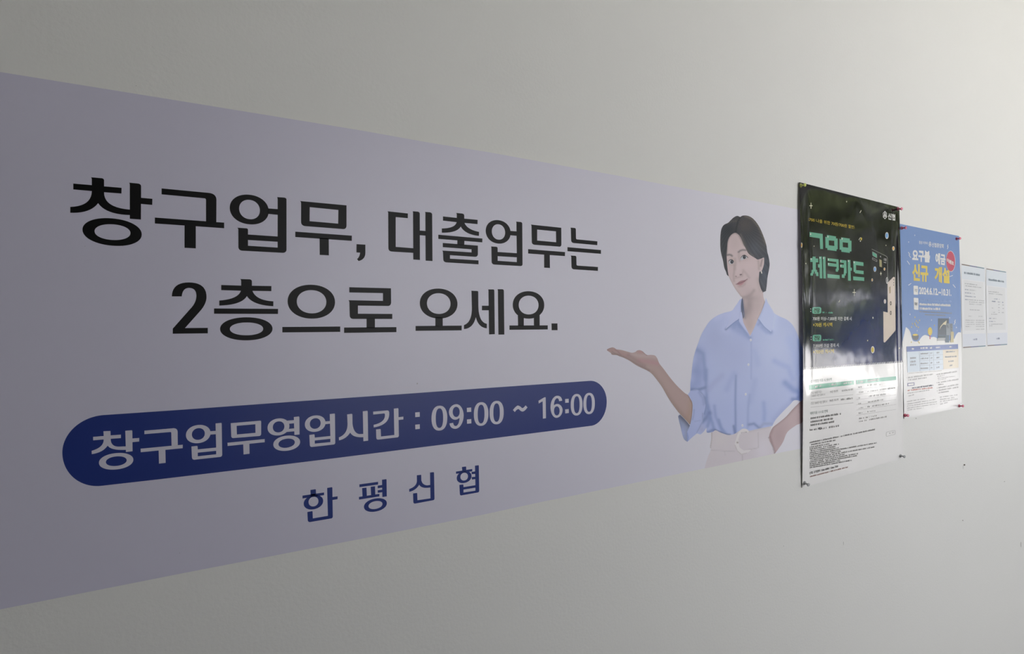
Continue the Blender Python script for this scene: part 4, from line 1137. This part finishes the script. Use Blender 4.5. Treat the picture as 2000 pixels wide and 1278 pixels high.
for k in range(6): quadstrip(ik, q1(gZ, 135, 540 + 108 * k), q1(gZ, 960, 448 + 102 * k), .35, L1)
ik.build('table_rules', m_lgr1, post1, kind='stuff')
ik = Ink()
for a, c in (((300,1165),(930,1068)), ((300,1240),(765,1168)), ((300,1308),(790,1232))): greek(ik, q1(gY, *a), q1(gY, *c), 4.2, L1, fill=.9)
greek(ik, q1(gAA, 240, 108), q1(gAA, 372, 92), 4, L1, fill=.8); greek(ik, q1(gAA, 475, 80), q1(gAA, 760, 32), 4, L1, fill=.7)
greek(ik, q1(gAA, 238, 330), q1(gAA, 1400, 95), 3.2, L1, fill=.95); greek(ik, q1(gAA, 265, 366), q1(gAA, 700, 285), 3.2, L1, fill=.95)
ends = (590, 760, 700, 760, 1440, 800, 1400, 860, 1100, 1080, 780, 985)
for k, e in enumerate(ends):
    y = 412 + 33 * k
    greek(ik, q1(gAA, 240, y), q1(gAA, e, y - (e - 240) * .178), 2.9, L1, seed=k, fill=.95)
ik.build('fine_print', m_gry1, post1, kind='stuff')
ik = Ink(); put_text(ik, 'VISA', *[q1(gAA, *p) for p in ((388,94),(464,82),(388,50))], L1, .03)
ik.build('card_brand_lettering', m_dgr1, post1)
ik = Ink(); put_text(ik, '신협 고객센터 1566-6000 / 1566-7300', *[q1(gAA, *p) for p in ((235,884),(744,756),(235,838))], L1, .012)
ik.build('phone_lettering', m_dgr1, post1, 'dark customer service phone line')
ik = Ink(); greek(ik, q1(gAA, 245, 934), q1(gAA, 920, 762), 3.0, L1, fill=.9); ik.build('fine_print', m_red1, post1, kind='stuff')
ik = Ink()
bub = rrect(gAA([(1600,132),(1757,96),(1760,168),(1600,208)]), .2)
for a, c in zip(bub, bub[1:] + bub[:1]): quadstrip(ik, a, c, .5, L1)
greek(ik, q1(gAA, 1615, 172), q1(gAA, 1745, 142), 3, L1, fill=.7)
ik.build('speech_bubble', m_lgr1, post1)

# ================================================================ blue event poster
def lift2(u, v):
    c = .0022 + .0022 * s1(u) * s1(v)
    c += .0012 * math.exp(-(v / .05) ** 2) * s1(u * 2 if u < .5 else 1) + .0030 * math.exp(-((1 - v) / .05) ** 2) * s1(u) ** 2
    c += .0035 * math.exp(-((1 - u) / .06) ** 2) * s1(v) ** .8 + .0012 * math.exp(-(u / .06) ** 2) * s1(v)
    return c + .0006 * math.sin(u * 6 + v * 9) * s1(u) * s1(v)
sh2 = Sheet(((1757.5, 437.3), (1873.2, 461.3), (1878.3, 796), (1766, 818.5)), lift2, lambda u, v: 1.6 * s1(v) * u ** 3)
bp = place(1822, 807, 0)
post2 = empty('event_poster', (bp.x, 0, bp.z), 'blue and white savings event poster with white and yellow title', 'poster')
K2 = np.array([1.12, 1.12, 1.12])
wht2 = tuple(lin((208, 207, 205)) * 1.22)
sh2.grid('paper_sheet', 80, 120, lambda u, v: wht2, M_satin, post2, label='white poster paper')
gp, _ = reg(1750, 430, .07827); gq, _ = reg(1750, 520, .07827); gr, _ = reg(1760, 600, .07827); gt, _ = reg(1760, 660, .13306)
blue_out = [sh2.px(0, v) for v in np.linspace(.60, 0, 60)] + [sh2.px(u, 0) for u in np.linspace(0, 1, 40)][1:] + [sh2.px(1, v) for v in np.linspace(0, .52, 60)][1:] + \
    chaikin(gr([(1490,640),(1440,620),(1390,660),(1345,745),(1330,800),(1180,850),(1000,830),(920,800),(870,760),(800,738),(750,762),(680,720),(600,690),(540,715),(480,785),(440,860),(300,862),(262,760),(240,640),(190,550),(120,500)]))
L2 = sh2.lift(.0006); L2b = sh2.lift(.0009); L2c = sh2.lift(.0012)
poly_print('blue_print_field', blue_out, (112, 139, 186), sh2, .0003, M_satin, post2, K2, step=2.6, label='blue printed sky field ending in white clouds')
sm = lambda n, c, k=1.12: inkmat(n, c, 'satin', k)
m_w2 = sm('event_white', (216, 214, 210)); m_y2 = sm('event_yellow', (214, 190, 84)); m_r2 = sm('event_red', (186, 72, 98)); m_g2 = sm('event_grey', (156, 160, 166), 1.0)
m_dk2 = sm('event_dark', (70, 76, 96), 1.0); m_tan = sm('event_tan', (146, 146, 150), 1.0); m_pb = sm('event_pale_blue', (140, 164, 204), 1.1)
for s, a, m, bd in (('평생 어부바', (gp, (575,598),(795,620),(575,515)), m_w2, .01), ('신협중앙회', (gp, (892,670),(1190,706),(892,560)), m_w2, .02)):
    ik = Ink(); put_text(ik, s, *[q1(a[0], *p) for p in a[1:]], L2, bd); ik.build('sponsor_lettering', m, post2)
emblem('sponsor_emblem', *q1(gp, 848, 603), 2.5, 5.0, L2, m_w2, post2)
for s, g, a, m in (('요구불', gp, ((405,1028),(848,1066),(405,728)), m_w2), ('예금', gp, ((985,1100),(1232,1136),(985,812)), m_w2), ('신규', gq, ((405,368),(806,398),(405,-68)), m_y2), ('개설', gq, ((962,402),(1338,440),(962,0)), m_y2)):
    ik = Ink(); put_text(ik, s, *[q1(g, *p) for p in a], L2, .045); ik.build('title_lettering', m, post2)
cx, cy = q1(gp, 1365, 1030)
ik = Ink(); ik.shape([ell(cx, cy, 9.1, 20.5, .12, seg=40)], L2); eb = ik.build('event_badge', m_w2, post2, 'round red badge with white lettering')
ik = Ink(); ik.shape([ell(cx, cy, 8.5, 19.6, .12, seg=40)], L2b); ik.build('badge_disc', m_r2, eb)
ik = Ink(); put_text(ik, '이벤트', *[q1(gp, *p) for p in ((1268,1050),(1446,1146),(1268,945))], L2c, .04); ik.build('badge_lettering', m_w2, eb)
for q, tx, a in (([(437,487),(550,495),(552,718),(440,712)], '기간', ((462,640),(532,644),(462,566))), ([(440,787),(558,797),(561,1096),(450,1086)], '대상', ((466,974),(538,978),(466,902)))):
    ik = Ink(); ik.shape([rrect(gq(q), .15)], L2); tb = ik.build('info_tab', m_w2, post2)
    ik = Ink(); put_text(ik, tx, *[q1(gq, *p) for p in a], L2b, .015); ik.build('tab_lettering', m_dk2, tb)
ik = Ink(); put_text(ik, '2024.6.12.~10.31.', *[q1(gq, *p) for p in ((575,700),(1382,750),(575,516))], L2, .035); ik.build('date_lettering', m_w2, post2, 'bold white event dates')
ik = Ink(); greek(ik, q1(gq, 585, 862), q1(gq, 1388, 905), 4.2, L2, fill=.95, gap=.3); ik.build('fine_print', m_pb, post2, kind='stuff')
ik = Ink(); greek(ik, q1(gq, 585, 975), q1(gq, 1362, 1008), 4.8, L2, fill=1, gap=.3); greek(ik, q1(gq, 590, 1085), q1(gq, 1105, 1100), 4.8, L2, fill=1, gap=.3)
ik.build('fine_print', m_w2, post2, kind='stuff')
ik = Ink(); greek(ik, q1(gq, 585, 1150), q1(gq, 1395, 1190), 2.6, L2, fill=.95, gap=.3); greek(ik, q1(gq, 720, 1225), q1(gq, 1240, 1250), 2.6, L2, fill=.95, gap=.3)
ik.build('fine_print', m_tan, post2, kind='stuff')
# product pictures, pot of coins, gold disc
def pic(name, g, pts, rgb, ext=.0006, label=None, parent=None, step=4, ops=()):
    return poly_print(name, g(pts), rgb, sh2, ext, M_satin, parent or post2, K2, step=min(step, 3), label=label, ops=ops)
px0 = pic('display_picture', gr, [(920,282),(1192,285),(1192,702),(920,700)], (74, 84, 98), label='dark picture of a display with a pale swoosh')
pic('swoosh', gr, [(960,570),(985,480),(1060,390),(1138,330),(1125,452),(1085,440),(1045,440),(1000,490)], (206, 196, 168), .0009, parent=px0)
pic('phone_picture', gr, [(1118,408),(1285,414),(1290,612),(1242,618),(1240,705),(1128,705)], (128, 136, 146), .0010, label='grey picture of phones',
    ops=[('s', gr([(1240,420),(1260,600)]), 1.6, (88, 94, 100), .8), ('s', gr([(1150,440),(1170,520)]), 1.2, (84, 90, 96), .8)])
lp = pic('laptop_picture', gr, [(918,705),(1110,705),(1110,768),(918,772)], (66, 84, 96), .0011, label='small laptop picture')
pic('laptop_keyboard', gr, [(918,772),(1110,768),(1100,838),(900,842)], (160, 162, 164), .0011, parent=lp)
pic('teal_box', gr, [(1110,706),(1200,702),(1200,886),(1104,886)], (66, 88, 108), .0012)
pic('gold_box', gr, [(1240,617),(1314,614),(1312,884),(1234,886)], (184, 172, 130), .0012)
pt = pic('coin_pot', gr, [(272,716),(300,700),(420,696),(442,712),(432,790),(395,830),(325,828),(285,780)], (96, 98, 104), label='grey pot of gold coins')
ik = Ink(); ik.shape([ell(*q1(gr, 355, 694), 5.2, 1.9, seg=18)], L2b); ik.build('coin_heap', m_y2, pt)
ik = Ink()
for x, y in ((345,255),(380,350),(462,330),(418,388),(340,410),(350,445),(385,480),(430,505),(283,418),(260,500),(830,460),(455,895),(255,878),(430,860)): ik.shape([ell(*q1(gr, x, y), .9, 1.5, seg=8)], L2)
ik.build('flying_coins', m_y2, post2, kind='stuff')
ik = Ink(); ik.shape([ell(*q1(gr, 722, 607), 4.3, 8.0, seg=24)], L2); gd = ik.build('gold_disc', m_y2, post2)
ik = Ink(); ik.shape([ell(*q1(gr, 722, 607), 3.0, 5.8, seg=20), ell(*q1(gr, 722, 607), 2.5, 5.0, seg=20)], L2b); ik.build('disc_ring', sm('event_ochre', (190, 164, 70)), gd)
ik = Ink(); ik.shape([gr([(712,700),(732,700),(732,800),(712,800)])], L2); ik.build('disc_stick', m_r2, gd)
ik = Ink()
for g, x, y in ((gr,222,185),(gr,757,325),(gr,1213,270),(gr,1380,510),(gr,400,590),(gp,315,548),(gq,350,1205),(gp,470,380)):
    cx, cy = q1(g, x, y); ik.shape([[(cx, cy - 2.2), (cx + .4, cy - .5), (cx + 1.2, cy), (cx + .4, cy + .5), (cx, cy + 2.2), (cx - .4, cy + .5), (cx - 1.2, cy), (cx - .4, cy - .5)]], L2)
for g, l in ((gr, [(1355,315),(1335,370),(1352,372),(1318,440)]), (gp, [(1300,612),(1285,660),(1302,662),(1282,725)]), (gp, [(305,800),(345,855),(322,870),(368,940)]), (gp, [(278,1018),(345,1115)]), (gq, [(310,478),(382,428)]), (gq, [(1420,458),(1485,540)]), (gq, [(1335,265),(1420,230)])):
    l = g(l)
    for a, c in zip(l[:-1], l[1:]): quadstrip(ik, a, c, 1.1, L2)
ik.build('sparkles', m_w2, post2, kind='stuff')
# table
hb = pic('table_header_bar', gr, [(137,985),(1420,925),(1422,1045),(140,1118)], (92, 110, 164), .0006, label='blue table header')
ik = Ink()
for a, c in (((268,1062),(322,1060)), ((485,1045),(660,1038)), ((720,1040),(772,1037)), ((868,1030),(970,1025)), ((1208,1012),(1262,1008))): greek(ik, q1(gr, *a), q1(gr, *c), 3.6, L2b, fill=1, gap=.3)
ik.build('fine_print', m_w2, hb, kind='stuff')
tb1 = pic('table_cells', gt, [(85,207),(612,176),(620,465),(95,510)], (190, 202, 212), .0006, label='pale blue table cells')
tb2 = pic('table_cells', gt, [(613,178),(840,165),(842,438),(622,462)], (212, 200, 178), .0006, label='pale beige table cells')
ik = Ink()
for j in range(4):
    y = 236 + 72 * j
    for x0, x1, dy in ((285, 395, 10), (432, 458, 2), (520, 562, -4)): greek(ik, q1(gt, x0, y + dy - 0), q1(gt, x1, y + dy - 6), 3.2, L2b, fill=1, gap=.3)
for y in (312, 366, 412): greek(ik, q1(gt, 132, y), q1(gt, 218, y - 6), 3.8, L2b, fill=1, gap=.3)
for j in range(3):
    quadstrip(ik, q1(gt, 270, 268 + 72 * j), q1(gt, 612, 248 + 70 * j), .35, L2b)
for x in (268, 412, 474): quadstrip(ik, q1(gt, x, 200), q1(gt, x + 8, 495 - (x - 268) * .08), .35, L2b)
ik.build('fine_print', m_g2, tb1, kind='stuff')
ik = Ink()
for y, x0, x1 in ((218,660,795), (292,645,815), (358,695,770), (420,712,752)): greek(ik, q1(gt, x0, y), q1(gt, x1, y - 8), 3.2, L2b, fill=1, gap=.3)
ik.build('fine_print', m_g2, tb2, kind='stuff')
ik = Ink()
for a, c, h in (((95,528),(595,487),1.3),((100,595),(470,545),3),((100,632),(375,595),3),((530,548),(820,505),3),((535,578),(630,562),3),((535,602),(795,570),1.8),((545,625),(660,608),1.8),((540,668),(840,620),3),((545,700),(620,690),3),((550,745),(840,695),3),((545,782),(840,735),3),((545,820),(700,795),3),
                ((95,825),(415,775),2.4),((110,862),(195,842),2.4),((85,945),(355,900),2),((90,980),(520,910),2),((90,1010),(525,945),2),((90,1042),(525,975),2),((95,1070),(330,1035),2),((570,880),(830,845),2.4),((575,915),(780,885),2.4),((575,945),(830,905),2.4),((575,985),(690,955),2.4)):
    greek(ik, q1(gt, *a), q1(gt, *c), h, L2, fill=.9, gap=.35)
for x, y in ((82,588),(520,540),(525,660),(530,738),(530,780)): ik.shape([ell(*q1(gt, x, y), .6, 1.0, seg=6)], L2)
ik.build('fine_print', sm('event_mid_grey', (178, 177, 176), 1.05), post2, kind='stuff')
ik = Ink(); greek(ik, q1(gt, 160, 748), q1(gt, 470, 708), 3, L2, fill=.95, gap=.3); ik.build('fine_print', m_dk2, post2, kind='stuff')
ik = Ink(); greek(ik, q1(gt, 95, 785), q1(gt, 470, 742), 3, L2, fill=.95, gap=.3); ik.build('fine_print', sm('event_coral', (206, 130, 116), 1.0), post2, kind='stuff')
nb = pic('note_tab', gt, [(92,667),(195,656),(196,700),(93,712)], (112, 110, 150), .0006)
ik = Ink(); ik.shape([gt([(104,676),(186,667),(186,692),(104,702)])], L2b); ik.build('tab_window', m_w2, nb)

# ================================================================ two notices
def notice(quad, lab, title, body, grey_rows, dy):
    sh = Sheet(quad, lambda u, v: .0004 + .0007 * s1(v) * math.exp(-(u / .1) ** 2) + .0006 * s1(u) * s1(v))
    p = place((quad[2][0] + quad[3][0]) / 2, quad[2][1], 0)
    o = empty('notice_sheet', (p.x, 0, p.z), lab, 'notice', 'paper notices at the far end of the wall')
    K = np.array([1.12] * 3)
    sh.grid('paper_sheet', 8, 24, lambda u, v: tuple(lin((207, 208, 209)) * K * 1.05), M_paper, o)
    def cell(n, u0, v0, u1, v1, rgb, e=.0002): return sh.grid(n, 6, 8, lambda u, v: tuple(lin(rgb) * K), M_paper, o, u0, u1, v0, v1, e)
    cell('header_band', .03, .02, .97, .02 + dy, (202, 208, 213)); cell('footer_band', .03, .83, .97, .985, (202, 206, 213)); cell('body_panel', .1, .03 + dy, .9, .79, (206, 207, 207), .0003)
    for v0, nm in ((.004, 'edge_stripe'), (.983, 'edge_stripe')):
        for k, c in enumerate(((128, 116, 104), (112, 118, 150), (110, 142, 152))): sh.grid(nm, 2, 1, lambda u, v: tuple(lin(c) * .95), M_paper, o, .03 + k * .31, .34 + k * .31, v0, v0 + .012, .0004)
    LP = sh.lift(.0005)
    def ln(ik, u0, u1, v, h): greek(ik, sh.px(u0, v), sh.px(u1, v), h, LP, fill=.92, gap=.3)
    ik = Ink(); ln(ik, *title); ik.build('title_print', inkmat('notice_title', (138, 150, 160), 'paper', 1.0), o, kind='stuff')
    ik = Ink()
    for r in body: ln(ik, *r)
    ik.build('fine_print', inkmat('notice_grey', (172, 173, 175), 'paper', 1.0), o, kind='stuff')
    ik = Ink()
    for r in grey_rows: ln(ik, *r)
    ik.build('footer_print', inkmat('notice_blue', (138, 145, 164), 'paper', 1.0), o, kind='stuff')
    return o
notice(((1876.6, 514.6), (1924.2, 523.2), (1926.8, 677.5), (1879.6, 681)), 'pale blue paper notice next to the blue poster, left of the two',
       (.12, .76, .115, 4.5),
       [(.14,.64,.235,1.8),(.16,.82,.262,1.8),(.32,.58,.305,1.6),(.42,.54,.345,1.6),(.3,.92,.425,1.8),(.3,.95,.45,1.8),(.3,.82,.475,1.8),(.32,.74,.545,1.8),(.26,.4,.62,1.4),(.68,.84,.62,1.4),
        (.14,.5,.67,1.6),(.14,.5,.695,1.6),(.14,.5,.72,1.6),(.14,.34,.745,1.6),(.56,.92,.67,1.6),(.56,.92,.695,1.6),(.56,.92,.72,1.6),(.56,.92,.745,1.6),(.56,.92,.78,1.2)],
       [(.14,.28,.305,1.8),(.14,.38,.345,1.8),(.14,.56,.385,1.8),(.14,.28,.425,1.8),(.44,.6,.91,4.0)], .16)
notice(((1925.2, 523.6), (1966.4, 530.8), (1968.6, 674.3), (1927.6, 677.4)), 'pale blue paper notice farthest right on the wall',
       (.12, .85, .155, 4.5),
       [(.1,.6,.30,1.8),(.12,.76,.325,1.8),(.55,.62,.46,1.6),(.72,.82,.465,2.0),(.25,.34,.51,1.4),(.55,.62,.5,1.6),(.72,.82,.51,2.0),(.55,.62,.535,1.6),(.26,.4,.565,1.5),(.55,.62,.565,1.6),(.72,.82,.565,2.0),(.22,.5,.59,1.8),(.28,.46,.645,1.8),(.34,.42,.685,1.8),(.12,.78,.72,1.8),(.12,.26,.74,1.8)],
       [(.36,.62,.39,2.0),(.26,.42,.425,2.2),(.54,.64,.428,2.2),(.74,.82,.43,2.2),(.12,.22,.645,2.0),(.12,.3,.685,2.0),(.44,.6,.915,4.0)], .20)

# ================================================================ push pins
def lathe(prof, n=20):
    V, F = [], []
    for r, h in prof:
        for k in range(n):
            a = 2 * math.pi * k / n
            V.append((r * math.cos(a), r * math.sin(a), h))
    for j in range(len(prof) - 1):
        for k in range(n):
            F.append((j * n + k, j * n + (k + 1) % n, (j + 1) * n + (k + 1) % n, (j + 1) * n + k))
    F.append(tuple(range(n))[::-1]); F.append(tuple(range((len(prof) - 1) * n, len(prof) * n)))
    return V, F
collar = [(.0040, .0), (.0052, .0004), (.0053, .0016), (.0042, .0026), (.0030, .0032)]
grip = [(.0030, .0030), (.0024, .0046), (.0022, .0090), (.0026, .0112), (.0034, .0122)]
head = [(.0030, .0118), (.0044, .0124), (.0046, .0138), (.0040, .0147), (.0020, .0150)]
needle = [(.0006, -.0060), (.0006, .0006)]
M_steel = mat('pin_steel', (.6, .6, .6), .3, .5, metallic=1.0)
PM = {}
for cname, rgb, ro in (('yellow', (204, 210, 110), .25), ('pink', (224, 116, 140), .22), ('clear', (176, 178, 178), .15)):
    pm = mat('pin_plastic_' + cname, tuple(lin(rgb)), ro, .5, [(200, .02, .0002)])
    pm.node_tree.nodes['Principled BSDF'].inputs['Subsurface Weight'].default_value = .15
    pm.node_tree.nodes['Principled BSDF'].inputs['Subsurface Radius'].default_value = (.003, .003, .003)
    PM[cname] = []
    for nm, pr, m in (('pin_collar', collar, pm), ('pin_grip', grip, pm), ('pin_head', head, pm), ('pin_needle', needle, M_steel)):
        me = bpy.data.meshes.new(nm); V, F = lathe(pr); me.from_pydata(V, [], F); me.materials.append(m)
        me.polygons.foreach_set('use_smooth', [True] * len(me.polygons)); me.update()
        PM[cname].append((nm, me))
def pin(bx, hx, cname, label, lift):
    B = place(*bx, lift); H = place(*hx, lift + .0145)
    d = (H - B).normalized()
    d = Vector((d.x, d.y, d.z)).normalized()
    r = empty('push_pin', B, label, 'push pin', 'push pins holding the posters')
    r.rotation_mode = 'QUATERNION'
    r.rotation_quaternion = d.to_track_quat('Z', 'Y')
    for nm, me in PM[cname]:
        o = bpy.data.objects.new(nm, me); COL.objects.link(o); o.parent = r
    return r
pin((1563.2, 362.6), (1573.0, 361.2), 'yellow', 'yellow-green push pin in the top left corner of the black poster', .0032)
pin((1753.2, 408.4), (1761.8, 408.0), 'pink', 'pink push pin in the top right corner of the black poster', .0032)
pin((1760.8, 445.8), (1769.8, 445.0), 'pink', 'pink push pin in the top left corner of the blue poster', .0040)
pin((1868.0, 466.6), (1876.0, 465.8), 'pink', 'pink push pin in the top right corner of the blue poster', .0032)
pin((1873.2, 793.2), (1881.6, 793.4), 'pink', 'pink push pin in the bottom right corner of the blue poster', .0036)
pin((1767.4, 811.8), (1774.6, 812.0), 'pink', 'pink push pin in the bottom left corner of the blue poster', .0036)
pin((1571.0, 943.6), (1579.8, 947.6), 'clear', 'greyish push pin in the bottom left corner of the white poster half', .0036)
pin((1758.4, 890.6), (1767.2, 892.4), 'clear', 'greyish push pin in the bottom right corner of the white poster half', .0036)
